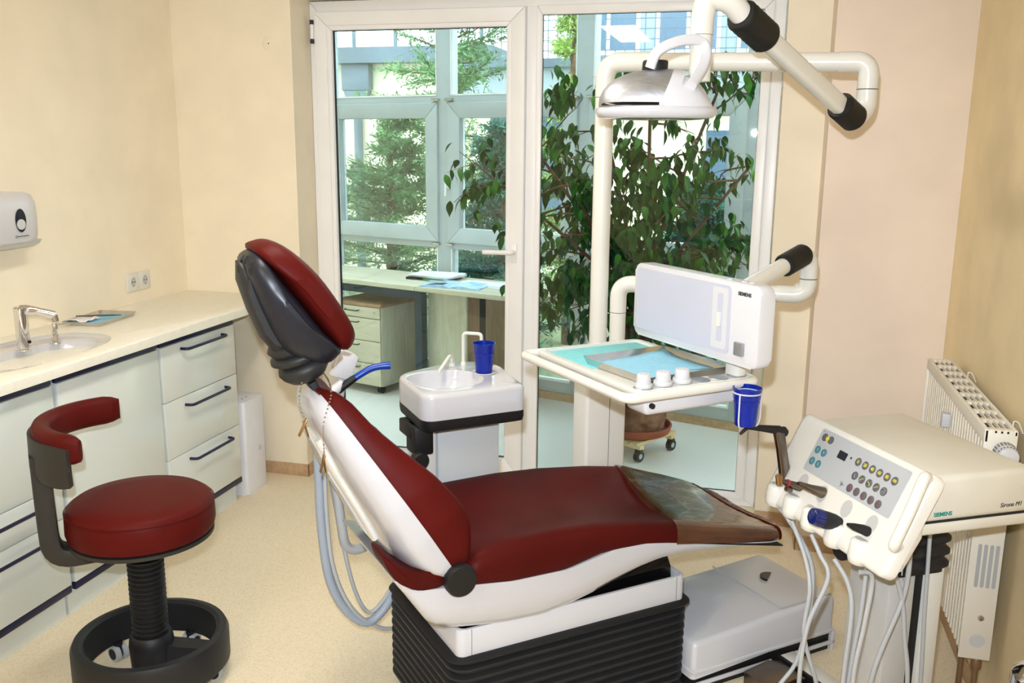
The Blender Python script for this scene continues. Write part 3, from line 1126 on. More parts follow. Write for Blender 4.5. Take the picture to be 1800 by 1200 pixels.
padp = [(v.x, v.y) for v in spline([Vector((a, z, 0)) for a, z in [(-.802, 1.372), (-.785, 1.388), (-.752, 1.390), (-.712, 1.368), (-.655, 1.312), (-.600, 1.232), (-.564, 1.165), (-.566, 1.128), (-.592, 1.112), (-.640, 1.165), (-.694, 1.240), (-.747, 1.312)]], 3, True)]
hr = puff(B(), padp, .126, minf=.35, p=3.0).done('headrest_pad', 'burgundy', ch, 70)
shp = [(v.x, v.y) for v in spline([Vector((a, z, 0)) for a, z in [(-.800, 1.368), (-.822, 1.350), (-.818, 1.305), (-.795, 1.235), (-.765, 1.165), (-.735, 1.120), (-.690, 1.098), (-.635, 1.082), (-.606, 1.098), (-.598, 1.116), (-.644, 1.168), (-.696, 1.240), (-.750, 1.312), (-.785, 1.360)]], 3, True)]
hs = puff(B(), shp, .122, minf=.3, p=3.0).done('headrest_shell', 'slate', ch, 70)
# shell spine (narrower, greyer)
spn = [(-.812, 1.345), (-.832, 1.345), (-.834, 1.30), (-.812, 1.225), (-.782, 1.15), (-.752, 1.11), (-.715, 1.10), (-.72, 1.15), (-.77, 1.25)]
sp = puff(B(), spn, .062, minf=.7).done('headrest_spine', 'charcoal', ch, 60)
from mathutils.bvhtree import BVHTree
for j in range(3):
    for i in range(2):
        w_, z_ = -.075 + .030 * j, 1.352 - .026 * i
        best = None
        for ob in (sp, hs):
            tree = BVHTree.FromPolygons([v.co for v in ob.data.vertices], [tuple(f.vertices) for f in ob.data.polygons])
            loc_, nrm_, _, dst = tree.ray_cast(Vector((-1.2, w_ - .15, z_ + .02)), Vector((.93, .37, -.05)).normalized())
            if loc_ is not None and (best is None or dst < best[2]):
                best = (loc_, nrm_, dst)
        if best:
            n_ = best[1] if best[1].x < 0 else -best[1]
            ux_ = Vector((0, 0, 1)).cross(n_).normalized()
            B().lathe([(0, -.004), (.0085, -.004), (.0085, .0004), (0, .0006)], 12, M=frame(best[0], ux_, n_.cross(ux_), n_), sx=.95, sy=1.15).done('vent', 'black_rubber', hs)
# rubber boot
ax0, ax1 = Vector((-.668, 0, 1.040)), Vector((-.712, 0, 1.150))
dirv = (ax1 - ax0).normalized()
sd_ = Vector((0, 1, 0))
fw = dirv.cross(sd_)
rings = []
for i, (t, r) in enumerate([(0, .030), (.05, .046), (.18, .060), (.30, .066), (.40, .062), (.44, .052), (.50, .060), (.58, .072), (.66, .070), (.70, .056), (.76, .062), (.86, .068), (.95, .060), (1.0, .048)]):
    c = ax0.lerp(ax1, t)
    rings.append([c + (sd_ * math.cos(a) * 1.05 + fw * math.sin(a)) * r for a in [2 * math.pi * k / 28 for k in range(28)]])
B().rings(rings).done('neck_boot', 'charcoal', ch, 80)
nb = B()
for w in (-.014, .014):
    nb.box(-.007, .007, -.006, .006, 0, .14, .002, M=frame((-.618, w, .945), (.9, 0, .45), (0, 1, 0), (-.45, 0, .9)))
nb.box(-.010, .010, -.03, .03, .0, .10, .002, M=frame((-.622, 0, .945), (.9, 0, .45), (0, 1, 0), (-.45, 0, .9)))
nb.done('headrest_bar', 'black_rubber', ch)
B().tube([(-.655, -.03, 1.088), (-.625, -.035, 1.105), (-.600, -.037, 1.118), (-.584, -.037, 1.121)], [.010, .008, .006, .0045], 10).done('release_lever', 'charcoal', ch)
B().cyl((-.64, .03, 1.066), (-.64, .045, 1.075), .008, seg=10).done('release_button', 'blue_tip', ch)

# ------------------------------------------------------------------ napkin chain hung over the neck
nc = thing('napkin_chain', 'bead chain with two metal napkin clips hung on the headrest bar', 'chain', CH, CA)
chp = spline([(-.708, -.10, .962), (-.716, -.09, .990), (-.712, -.07, 1.02), (-.685, -.03, 1.062), (-.648, .0, 1.062), (-.635, -.05, 1.045), (-.642, -.10, 1.020), (-.658, -.125, .995), (-.672, -.13, .955), (-.674, -.132, .905), (-.674, -.132, .875)], 8)
bd = B()
acc = 0
last = None
for p in chp:
    if last is None or (p - last).length > .0062:
        bd.sphere(p, .0026, u=6, v=4)
        last = p
bd.done('bead_chain', 'steel', nc)['kind'] = 'stuff'
for (c, tilt) in (((-.708, -.10, .948), .25), ((-.673, -.132, .862), .12)):
    cl = B()
    cl.box(-.003, .0, -.007, .007, -.030, .012, .001, M=frame(c, (1, 0, tilt), (0, 1, 0), (-tilt, 0, 1)))
    cl.box(-.006, -.003, -.007, .007, -.030, .018, .001, M=frame(c, (1, 0, -tilt * 2), (0, 1, 0), (tilt * 2, 0, 1)))
    cl.done('clip', 'copper', nc)

# ------------------------------------------------------------------ assistant holder beyond the backrest
ah = thing('assistant_holder', 'white assistant instrument holder with small display behind the backrest', 'instrument holder', CH, CA)
M = frame((-.478, .325, .985), (.93, -.1, -.36), (.1, 1, 0), (.36, .0, .93)) @ Matrix.Scale(.66, 4)
B().prism([(-.045, -.06), (.02, -.06), (.045, -.03), (.045, .05), (.02, .062), (-.03, .062), (-.045, .04)], -.03, .03, 'xz', bev=.006, M=M).done('control_head', 'white_plastic', ah)
B().box(-.0475, -.0455, -.02, .02, -.03, .03, .0005, M=M).done('display', 'keypad_grey', ah)
B().tube([(-.49, .315, .93), (-.55, .29, .895), (-.60, .275, .895)], .016, 10).tube(fillet([(-.48, .33, .965), (-.50, .36, .80), (-.30, .40, .66), (.0, .40, .62)], .05), .014, 12).done('arm', 'white_plastic', ah)
for i, (s, zz) in enumerate(((-.604, .912), (-.598, .893), (-.592, .872), (-.580, .845))):
    B().box(s - .012 - .004 * i, s + .03, .235 - .004 * i, .305, zz - .008 - .003 * i, zz + .008 + (.004 if i == 3 else 0), .003).done('socket', 'white_plastic', ah)
sn = thing('suction_tip', 'blue plastic suction tip with dark grip by the backrest', 'suction tip', CH, CA)
B().tube([(-.505, .308, .912), (-.478, .303, .932), (-.449, .300, .950)], [.012, .012, .010], 12).done('grip', 'black_rubber', sn)
B().tube(spline([(-.452, .300, .948), (-.43, .296, .961), (-.406, .293, .972), (-.380, .287, .977), (-.352, .280, .978)], 4), [.0105] * 12 + [.0105, .011, .0115, .012, .012], 12).done('tip', 'blue_tip', sn)

# hoses
def hose(name, label, pts, r, m, ribs=False, grp=None, n=10):
    t = thing(name, label, 'hose', CH, CA, grp)
    p = spline(pts, n)
    if ribs:
        q, rr = [], []
        L = 0
        pitch = .0075
        dense = []
        for a, b_ in zip(p, p[1:]):
            k = max(1, int((b_ - a).length / (pitch / 2)))
            for i in range(k):
                dense.append(a.lerp(b_, i / k))
        dense.append(p[-1])
        B().tube(dense, [r * (1.0 if i % 2 else .9) for i in range(len(dense))], 12).done('tube', m, t, 70)
    else:
        B().tube(p, r, 10).done('tube', m, t, 70)
    return t


G = 'suction hoses behind the chair back'
hose('suction_hose', 'thick ribbed blue-grey hose looping down behind the chair', [(-.582, .27, .835), (-.58, .27, .686), (-.577, .27, .509), (-.558, .27, .342), (-.509, .27, .232), (-.447, .27, .178), (-.391, .275, .205), (-.35, .28, .26), (-.31, .30, .29)], .0145, 'hose_blue_grey', True, G)
hose('suction_hose', 'smooth grey hose bending back under the chair shell', [(-.551, .27, .83), (-.531, .27, .643), (-.518, .27, .516), (-.503, .28, .44), (-.464, .29, .414), (-.41, .31, .42), (-.36, .34, .43)], .0150, 'hose_grey', False, G)
hose('suction_hose', 'thin grey hose in the lowest loop behind the chair', [(-.566, .255, .83), (-.565, .255, .56), (-.548, .255, .376), (-.491, .26, .233), (-.402, .27, .148), (-.335, .28, .132), (-.30, .29, .13)], .0065, 'hose_grey', False, G)
hose('suction_hose', 'thin grey hose swinging between the two thick hoses', [(-.560, .29, .85), (-.54, .285, .644), (-.511, .28, .442), (-.48, .28, .290), (-.438, .28, .205), (-.388, .28, .235), (-.345, .285, .294), (-.32, .30, .32)], .0062, 'hose_grey', False, G)
# ================================================================== spittoon unit
SPA = R(41)
sp0 = Vector((-.888, 2.426, 0))
spt = thing('spittoon', 'white spittoon bowl with black band on a grey column', 'spittoon', sp0, SPA)
outline = round_poly([(0, 0), (.330, 0), (.375, .285), (.30, .372), (.164, .352), (.015, .292)], [.045, .02, .04, .05, .12, .06], 6)
bc, brx, bry = (.135, .165), .118, .112


def spit_rings():
    def bowl(x, y, f):
        g = 1 - f
        return -.075 * min(1, g / .62) ** .62 if g > 0 else 0
    return bowl_plate(outline, bc, brx, bry, .905, .080, .07, rim=.014, n=80, se=2.3)


b, RI = spit_rings()
n = len(RI[0])
zs = [None, None, None, None, 0, -.004, -.014, -.030, -.046, -.058, -.066, -.070, -.072, -.073]
for i in range(4, len(RI)):
    for p in RI[i]:
        p.z = .905 + zs[min(i, len(zs) - 1)]
b.rings(RI, cap0=True, cap1=True)
b.done('bowl', 'white_gloss', spt, 60)
B().rings([[Vector((x, y, zz)) for x, y in outline] for zz in (.826, .805)] + [[Vector((.18 + (x - .18) * f, .17 + (y - .17) * f, zz)) for x, y in outline] for f, zz in ((.985, .793), (.93, .789))]).done('black_band', 'black_rubber', spt, 50)
B().lathe([(0, 0), (.016, 0), (.016, .004), (0, .004)], 16, (.135, .165, .832)).done('drain', 'steel', spt)
B().lathe([(.034, .9035), (.040, .907), (.037, .9085), (.034, .906)], 28, (.278, .19, 0)).done('cup_rest', 'white_gloss', spt)
t1 = B()
t1.lathe([(0, .903), (.010, .903), (.008, .914), (0, .916)], 14, (.262, .318, 0))
t1.tube(fillet([(.262, .318, .905), (.262, .318, 1.012), (.308, .275, 1.012), (.308, .275, .988)], .014, 6), .0058, 10)
t1.done('cup_filler', 'cream_enamel', spt)
t2 = B()
t2.lathe([(0, .903), (.012, .903), (.009, .914), (0, .917)], 14, (.222, .318, 0))
t2.tube(fillet([(.222, .318, .905), (.216, .312, .938), (.205, .30, .943), (.145, .245, .908)], .012, 5), .0058, 10)
t2.done('rinse_spout', 'cream_enamel', spt)
B().box(.085, .300, .112, .285, 0, .792, .012).done('column', 'light_grey', spt)
B().box(.052, .084, .118, .26, 0, .80, .004).done('column_flank', 'cream_enamel', spt)
B().box(.030, .052, .122, .145, .05, .80, .004).box(.032, .052, .175, .225, .05, .80, .004).split('column_rail', 'light_grey', spt)
kn = B()
kn.box(-.004, .058, .07, .15, .70, .79, .008)
kn.box(-.008, .05, .10, .20, .745, .79, .006)
kn.done('filter_block', 'black_rubber', spt)
B().lathe([(0, 0), (.024, 0), (.026, .004), (.026, .03), (.022, .034), (0, .034)], 20, M=frame((.010, .085, .690), (0, 0, 1), (1, 0, 0), (0, -1, 0))).done('filter_knob', 'black_rubber', spt)
B().tube(spline([(.30, .20, .62), (.315, .20, .58), (.318, .20, .52), (.303, .20, .47)], 4), .006, 8).done('cable', 'black_rubber', spt)


def cup(x, y, z, label):
    t = thing('plastic_cup', label, 'cup', (x, y, z), 0, 'blue plastic cups')
    prof = [(0, 0), (.0255, 0), (.027, .003), (.0305, .050), (.032, .066), (.0335, .070), (.0352, .092), (.0365, .094), (.0365, .097), (.0345, .097), (.0338, .092), (.032, .070), (.0290, .050), (.0252, .006), (0, .005)]
    B().lathe(prof, 32).done('cup_wall', 'blue_plastic', t, 40)
    r = B()
    for k, zz in enumerate((.060, .066)):
        r.lathe([(.0315 + .0004 * k, zz), (.0328 + .0004 * k, zz + .0012), (.0315 + .0004 * k, zz + .0024)], 32)
    r.done('ridge', 'blue_plastic', t)
    return t


_s = Matrix.Rotation(SPA, 4, 'Z')
_c = sp0 + _s @ Vector((.278, .19, 0))
cup(_c.x, _c.y, .9055, 'blue plastic cup standing on the spittoon')

# ================================================================== operating lamp on its column
lp_ = thing('operating_lamp', 'silver and white operating lamp on jointed cream tube arms', 'operating lamp', (-.475, 2.98, 0))
O = Vector((-.475, 2.98, 0))


def L_(p):
    return Vector(p) - O


colM = Matrix.Rotation(CA, 4, 'Z')
B().prism([(p.x, p.y) for p in [colM @ Vector((x, y, 0)) for x, y in rrect(-.055, .105, -.030, .062, .012, 4)]], 0, .90, 'xy', bev=.004).done('column', 'cream_enamel', lp_)
cj = B()
for x in (.035,):
    cj.box(x, x + .0015, -.0308, -.0295, .02, .89, M=colM)
cj.done('column_joint', 'key_dark', lp_, 0)
cb = B()
cb.prism([(p.x, p.y) for p in [colM @ Vector((x, y, 0)) for x, y in rrect(-.10, .15, -.034, .12, .02, 4)]], 0, .03, 'xy', bev=.004)
cb.done('foot_plate', 'grey_panel', lp_)
RT = .0295
B().cyl((0, 0, .88), (0, 0, 1.765), RT, seg=28).done('pole', 'cream_enamel', lp_)
B().tube(fillet([(0, 0, 1.767), (0, 0, 1.872), (.16, -.003, 1.872)], .075, 10), RT + .001, 28).done('pole_elbow', 'cream_enamel', lp_)
B().tube([(.135, -.003, 1.872), (.705, -.025, 1.862)], RT - .002, 28).done('boom', 'cream_enamel', lp_)
elb = fillet([L_((.215, 2.956, 1.862)), L_((.300, 2.953, 1.862)), L_((.300, 2.953, 1.725)), L_((.262, 2.915, 1.700))], [.07, .05], 10)
B().tube(elb, RT, 28).done('boom_elbow', 'cream_enamel', lp_)
B().lathe([(RT, 0), (RT + .0008, .001), (RT + .0008, .002), (RT, .003)], 28, L_((.300, 2.953, 1.783))).done('elbow_joint', 'key_dark', lp_)
A0, A1 = L_((.262, 2.905, 1.704)), L_((-.060, 2.440, 1.935))
dA = (A1 - A0).normalized()
sA = dA.cross(Vector((0, 0, 1))).normalized()
uA = sA.cross(dA)
rr = [[A0 + dA * (.05 + (A1 - A0).length * t - .05 * t) + sA * x + uA * y for x, y in rrect(-.019, .019, -.0265, .0265, .013, 4)] for t in (0, .9)]
B().rings(rr).done('spring_arm', 'cream_enamel', lp_)
B().box(-.002, .010, -.0006, .0006, -.003, .003, M=frame(A0 + dA * .27 + sA * .0192, dA, sA, uA)).done('arm_slot', 'key_dark', lp_)


def ribbed(a, b_, r, n):
    p, rr_ = [], []
    for i in range(2 * n + 1):
        p.append(a.lerp(b_, i / (2 * n)))
        rr_.append(r * (1.0 if i % 2 else .95))
    rr_[0] *= .93
    rr_[-1] *= .93
    return p, rr_


p, q = ribbed(A0 - dA * .012, A0 + dA * .085, .040, 6)
B().tube(p, q, 24).done('lower_boot', 'black_rubber', lp_, 60)
p, q = ribbed(A1 - dA * .125, A1 + dA * .0, .042, 7)
B().tube(p, q, 24).done('upper_boot', 'black_rubber', lp_, 60)
up = fillet([A1 - dA * .02, L_((-.088, 2.42, 1.968)), L_((-.140, 2.408, 1.972)), L_((-.149, 2.406, 1.93)), L_((-.149, 2.406, 1.885))], [.04, .035, .03], 8)
B().tube(up, .0285, 28).done('drop_elbow', 'cream_enamel', lp_)
B().tube([L_((-.149, 2.406, 1.884)), L_((-.149, 2.406, 1.775))], .0265, 28).done('drop_tube', 'cream_enamel', lp_)
# lamp head
HC = L_((-.252, 2.39, 1.700))
hx = Vector((math.cos(R(10)), math.sin(R(10)), 0))
hy = Vector((-hx.y, hx.x, 0))
hz = Vector((.06, 0, 1)).normalized()
MH = frame(HC, hx, hy, hz)


def ell(a, b_, n, z, cx=0.0, p=2.5):
    out = []
    for k in range(n):
        t = 2 * math.pi * k / n
        c, s = math.cos(t), math.sin(t)
        out.append(MH @ Vector((cx + a * math.copysign(abs(c) ** (2 / p), c), b_ * math.copysign(abs(s) ** (2 / p), s), z)))
    return out


B().rings([ell(.120, .085, 40, -.016), ell(.143, .105, 40, -.012), ell(.150, .112, 40, .0), ell(.148, .110, 40, .010), ell(.135, .10, 40, .016), ell(.05, .04, 40, .018)]).done('rim', 'white_gloss', lp_, 60)
B().rings([ell(.118, .082, 40, -.0155), ell(.095, .066, 40, -.0175), ell(.09, .062, 40, -.013), ell(.02, .015, 40, -.010)]).done('lens', 'steel', lp_, 60)


def dome(x0, x1, grow, ztop, prof_p=2.3, ny=18, nx=22, hw=.100, zb=.012, xc=-.02, ax=.125):
    rings = []
    for i in range(nx + 1):
        x = x0 + (x1 - x0) * i / nx
        k = max(0.0, 1 - abs((x - xc) / ax) ** prof_p) ** (1 / prof_p)
        zt = zb + (ztop - zb) * k + grow * .6
        w = hw * max(.25, k ** .6) + grow
        ring = []
        for j in range(ny + 1):
            a = math.pi * j / ny
            ring.append(MH @ Vector((x, w * math.cos(a), zb + (zt - zb) * math.sin(a) ** .8)))
        rings.append(ring)
    return rings


def sheared(rings, k):
    inv = MH.inverted()
    out = []
    n = len(rings)
    for i, r in enumerate(rings):
        t = i / (n - 1)
        out.append([MH @ (inv @ p + Vector((k * t * (inv @ p).z, 0, 0))) for p in r])
    return out


B().rings(sheared(dome(-.143, .0, 0, .105), .35)).done('visor', 'brushed', lp_, 60)
B().rings([[MH @ (MH.inverted() @ p + Vector((.35 * (MH.inverted() @ p).z, 0, 0))) for p in r] for r in dome(-.004, .028, .003, .103)]).done('visor_band', 'white_plastic', lp_, 60)
# white housing on the right
HZ = [(.0, .100), (.03, .097), (.06, .088), (.085, .074), (.105, .056), (.122, .036), (.134, .020), (.142, .012)]
rings = []
for i in range(19):
    x = .012 + .130 * i / 18
    zt = interp(HZ, x) - .004
    w = .106 * max(.02, 1 - ((x + .01) / .155) ** 3.2) ** .5
    rings.append([MH @ Vector((x + .25 * (zt - .01) * math.sin(math.pi * j / 18), w * math.cos(math.pi * j / 18), .010 + (zt - .010) * math.sin(math.pi * j / 18) ** .75)) for j in range(19)])
B().rings(rings).done('housing', 'white_plastic', lp_, 70)
B().rings(dome(-.137, .0, .0035, .034, zb=.014)).done('visor_slot', 'black_gloss', lp_, 60)
B().lathe([(0, .098), (.030, .098), (.0315, .102), (.0315, .121), (.029, .125), (0, .126)], 30, (0, 0, 0), M=MH @ Matrix.Translation((-.012, 0, 0))).done('top_knob', 'black_rubber', lp_)
# yoke bracket
yk = spline([MH @ Vector(p) for p in ((-.025, -.03, .105), (-.012, -.035, .142), (.030, -.03, .165), (.075, -.02, .172), (.100, -.015, .163), (.108, -.02, .135), (.098, -.045, .10), (.072, -.09, .06))], 5)
rings = []
for i, p in enumerate(yk):
    t = (yk[min(i + 1, len(yk) - 1)] - yk[max(i - 1, 0)]).normalized()
    s = Vector((0, 1, 0))
    s = (s - t * s.dot(t)).normalized()
    u = t.cross(s)
    rings.append([p + s * x + u * y for x, y in rrect(-.012, .012, -.0125, .0125, .006, 3)])
B().rings(rings).done('yoke', 'white_plastic', lp_, 60)
B().lathe([(0, 0), (.012, 0), (.012, .008), (0, .008)], 14, M=frame(MH @ Vector((.128, -.055, .055)), (0, 1, 0), (0, 0, 1), (1, -.3, .2))).done('side_knob', 'black_rubber', lp_)

# ================================================================== instrument table with film viewer
tb = thing('instrument_table', 'cream overbed instrument table with film viewer on a jointed arm', 'instrument table', CH, CA)
Mi = (Matrix.Translation(CH) @ Matrix.Rotation(CA, 4, 'Z')).inverted()


def T_(p):
    return Mi @ Vector(p)


ZTB = 1.045
# tray plate with raised rim
o_out = rrect(.0, .352, -.485, .028, .028, 6)
o_in = rrect(.016, .338, -.435, .014, .018, 6)
def ring2(o, z):
    return [Vector((x, y, z)) for x, y in o]
def off(o, e):
    c = Vector((.176, -.228))
    return [(x + e * (1 if x > c.x else -1) * 1.0, y + e * (1 if y > c.y else -1)) for x, y in o]
B().rings([ring2(rrect(.012, .34, -.475, .018, .02, 6), ZTB - .026), ring2(o_out, ZTB - .020), ring2(rrect(-.003, .355, -.488, .031, .03, 6), ZTB - .008), ring2(o_out, ZTB), ring2(o_in, ZTB), ring2(o_in, ZTB - .008)]).done('tray_plate', 'cream_enamel', tb, 50)
hb = fillet([(.03, .030, ZTB - .012), (-.045, .030, ZTB - .012), (-.045, -.497, ZTB - .012), (.355, -.497, ZTB - .012), (.365, -.40, ZTB - .012)], [.03, .035, .03], 7)
B().tube(hb, .0125, 14).done('handle_rail', 'cream_enamel', tb)
B().box(.03, .34, -.47, -.38, ZTB - .072, ZTB - .020, .014, 3).done('under_tray', 'white_plastic', tb)
B().lathe([(0, 0), (.007, 0), (.007, .008), (0, .010)], 10, M=frame((.045, -.471, ZTB - .045), (1, 0, 0), (0, 0, 1), (0, -1, 0))).done('under_tray_screw', 'black_rubber', tb)
sp_ = B()
for i in range(3):
    sp_.lathe([(0, ZTB), (.0245, ZTB), (.0255, ZTB + .001), (.0245, ZTB + .0022), (0, ZTB + .0022)], 26, (.200 + .058 * i, -.462, 0))
sp_.split('steel_disc', 'brushed', tb)
sp_ = B()
for i in range(3):
    sp_.lathe([(0, ZTB), (.0235, ZTB), (.0245, ZTB + .001), (.0235, ZTB + .002), (0, ZTB + .002)], 26, (.026 + .058 * i, -.462, 0))
sp_.split('jar_base_disc', 'brushed', tb)
# viewer box facing the head end
vw = B().prism(rrect(-.600, -.085, 1.092, 1.296, .022, 6), .256, .300, 'yz', bev=.006).done('viewer', 'white_plastic', tb, 40)
B().prism(rrect(-.495, -.097, 1.112, 1.284, .014, 6), .2545, .2565, 'yz').done('screen', 'screen_white', vw, 0)
B().prism(rrect(-.485, -.428, 1.122, 1.276, .004, 3), .2535, .2546, 'yz').done('film_strip', 'white_plastic', vw, 0)
B().prism(rrect(-.468, -.448, 1.140, 1.262, .003, 3), .2528, .2536, 'yz').done('film_slot', 'screen_white', vw, 0)
B().prism(rrect(-.463, -.453, 1.178, 1.214, .003, 3), .248, .253, 'yz').done('slider', 'cream_enamel', vw, 0)
B().box(.246, .257, -.553, -.522, 1.118, 1.152, .003, M=None).done('rocker_switch', 'brushed', vw)
mt = B()
for yy, zz, w in ((-.527, 1.163, .006), (-.543, 1.163, .004), (-.562, 1.152, .005), (-.562, 1.126, .005)):
    mt.box(.2555, .2562, yy - w / 2, yy + w / 2, zz - .0015, zz + .0015)
mt.split('switch_mark', 'light_grey', vw, 0)
text('SIEMENS', .0125, 'dark_print', vw, frame((.2556, -.542, 1.270), (0, -1, 0), (0, 0, 1), (-1, 0, 0)), bold=.0004)
sc = B()
for yy in (-.46, -.515, -.54):
    sc.lathe([(0, 1.296), (.008, 1.296), (.008, 1.2985), (0, 1.2985)], 12, (.278, yy, 0))
sc.split('top_screw', 'white_gloss', vw)
B().box(.302, .335, -.478, -.43, ZTB - .03, 1.12, .008).done('viewer_bracket', 'cream_enamel', tb)
# arm: second pole, boom, elbow, spring arm
P2 = T_((-.409, 2.965, 0))
B().cyl(P2 + Vector((0, 0, .90)), P2 + Vector((0, 0, 1.085)), .026, seg=24).done('pole', 'cream_enamel', tb)
B().tube(fillet([P2 + Vector((0, 0, 1.087)), P2 + Vector((0, 0, 1.180)), T_((-.27, 2.965, 1.180))], .075, 10), .027, 24).done('pole_elbow', 'cream_enamel', tb)
B().tube([T_((-.29, 2.965, 1.180)), T_((.095, 2.955, 1.172))], .0245, 24).done('boom', 'cream_enamel', tb)
B().tube(fillet([T_((.085, 2.955, 1.172)), T_((.176, 2.953, 1.172)), T_((.176, 2.953, 1.292)), T_((.135, 2.90, 1.296))], [.07, .05], 10), .0265, 24).done('boom_elbow', 'cream_enamel', tb)
B().lathe([(.0265, 0), (.0273, .001), (.0273, .002), (.0265, .003)], 24, T_((.176, 2.953, 1.222))).done('elbow_joint', 'key_dark', tb)
a0, a1 = T_((.150, 2.915, 1.298)), T_((-.035, 2.625, 1.215))
B().tube([a0, a1], [.0245, .0245], 22).done('spring_arm', 'cream_enamel', tb)
dd = (a1 - a0).normalized()
p, q = ribbed(a0 - dd * .012, a0 + dd * .105, .0345, 7)
B().tube(p, q, 22).done('boot', 'black_rubber', tb, 60)
# wire cup holder
wh = B()
cc = Vector((.285, -.540))
zc = ZTB - .022
ring = [(cc.x + .0345 * math.cos(t), cc.y + .0345 * math.sin(t), zc) for t in [2 * math.pi * k / 28 for k in range(28)]]
wh.tube(ring, .002, 6, closed=True)
for a in (200, 330):
    x, y = cc.x + .0355 * math.cos(R(a)), cc.y + .0355 * math.sin(R(a))
    x2, y2 = cc.x + .0300 * math.cos(R(a)), cc.y + .0300 * math.sin(R(a))
    wh.tube(fillet([(x, y, zc), (x, y, zc - .07), (x2, y2, zc - .0875), (cc.x - (x2 - cc.x) * .1, cc.y - (y2 - cc.y) * .1, zc - .0875)], .01, 4), .002, 6)
wh.tube([(cc.x, cc.y + .034, zc), (cc.x, cc.y + .055, zc + .004), (cc.x, -.492, zc + .006)], .002, 6)
wh.done('cup_holder', 'white_plastic', tb)
_w = Matrix.Translation(CH) @ Matrix.Rotation(CA, 4, 'Z')
_c = _w @ Vector((cc.x, cc.y, 0))
cup(_c.x, _c.y, zc - .0845, 'blue plastic cup in the wire holder of the instrument table')

# things on the table
mo = B().box(.020, .334, -.215, .010, ZTB - .0078, ZTB - .0062, .0006).done('paper_mat', 'turquoise_mat')
mo.location, mo.rotation_euler = CH, (0, 0, CA)
tag(mo, 'turquoise paper mat lying on the instrument table', 'paper mat')
it = thing('instrument_tray', 'large steel tray lined with blue paper on the instrument table', 'tray', _w @ Vector((.192, -.288, ZTB - .006)), CA + R(3))
shallow_tray(B(), -.145, .138, -.142, .140, .021, r=.010).done('dish', 'steel', it)
lb = B()
rows = []
random.seed(9)
for i in range(13):
    rows.append([Vector((-.131 + .255 * i / 12, -.128 + .254 * j / 12, .004 + .003 * random.random() + (.010 * max(0, (j - 9) / 3) * max(0, (i - 8) / 4)))) for j in range(13)])
lb.rings(rows, wrap=False)
lo_ = lb.done('paper_liner', 'blue_paper', it, 60)
lo_.modifiers.new('thick', 'SOLIDIFY').thickness = .0008
B().tube([(.02, -.10, .014), (.10, -.13, .016)], .001, 5).done('probe', 'steel', it)
for i, lab in enumerate(('white screw-cap jar at the near end of the table edge', 'white screw-cap jar in the middle of the table edge', 'white screw-cap jar next to the empty steel discs')):
    j = thing('jar', lab, 'jar', _w @ Vector((.026 + .058 * i, -.462, ZTB + .002)), 0, 'white jars on the instrument table')
    k = .92 + .08 * min(i, 1)
    B().lathe([(0, 0), (.0225 * k, 0), (.0235 * k, .002), (.0235 * k, .0085), (.0225 * k, .0105), (0, .0105)], 26).done('base', 'light_grey', j)
    B().lathe([(0, .0105), (.0185 * k, .0105), (.0190 * k, .013), (.0180 * k, .030), (.016 * k, .0335), (0, .034)], 26).done('cap', 'white_plastic', j)
    B().lathe([(0, .0337), (.003, .0337), (.003, .0352), (0, .0352)], 10).done('cap_point', 'light_grey', j)
# ================================================================== dentist element on the right
EO = Vector((.393, 2.052, 0))
EA = R(30)
el_ = thing('dentist_element', 'cream dentist instrument unit with sloping keypad on a bellows column', 'dental unit', EO, EA)
B().box(-.005, .300, 0, .458, .8140, .920, .016, 4).done('housing', 'cream_matte', el_)
B().box(-.02, .300, .002, .456, .784, .8122, .008, 3).done('housing_base', 'cream_matte', el_)
B().box(.0, .294, .006, .452, .8080, .8190).done('housing_gap', 'gasket', el_, 0)


def pn(v, y, h=0.0):
    """point on the sloping panel: v 0 top .. 1 bottom, y along it, h above it"""
    return Vector((-.100 * v - .894 * h, y, .925 - .200 * v + .447 * h))


# panel body: sloping slab with rounded border
rings = []
for (ins, h) in ((.0, -.030), (.0, -.006), (.004, -.001), (.012, .0005)):
    o = rrect(-.03 + ins, .470 - ins, ins, 1.12 * .2236 - ins, .022, 5)
    rings.append([pn(v / .2236 - .06, y, h) for y, v in o])
B().rings(rings).done('panel_body', 'cream_enamel', el_, 50)
# wedge body behind the panel
B().prism([(-.005, .905), (-.085, .745), (-.070, .712), (-.045, .715), (-.002, .79), (-.002, .905)], -.020, .462, 'xz', bev=.012).done('panel_back', 'cream_enamel', el_)
B().box(-.052, -.051, -.0235, -.0215, .712, .77, M=None).done('panel_joint', 'grey_panel', el_, 0)


def ypanel(name, y0, y1, v0, v1, h0, h1, m, par, r=.006):
    o = rrect(y0, y1, v0 * .2236, v1 * .2236, r, 3)
    return B().rings([[pn(v / .2236, y, h) for y, v in o] for h in (h0, h1)]).done(name, m, par, 0)


kp = ypanel('keypad', .035, .368, .01, .53, -.001, .0022, 'keypad_grey', el_)
ypanel('display', .243, .275, .145, .235, .0022, .0030, 'slate', kp, .002)


def pframe(v, y, h):
    return frame(pn(v, y, h), (0, -1, 0), (.447, 0, .894), (-.894, 0, .447))


def key(v, y, m, ch=None, cm='key_yellow', r=.0104, size=.0105):
    k = B().lathe([(0, 0), (r, 0), (r, .0008), (r * .93, .0012), (0, .0012)], 22, M=pframe(v, y, .0020)).done('key', m, kp)
    if ch:
        text(ch, size, cm, k, pframe(v, y, .0034), extrude=.0002, bold=.0002, spacing=.9)
    return k


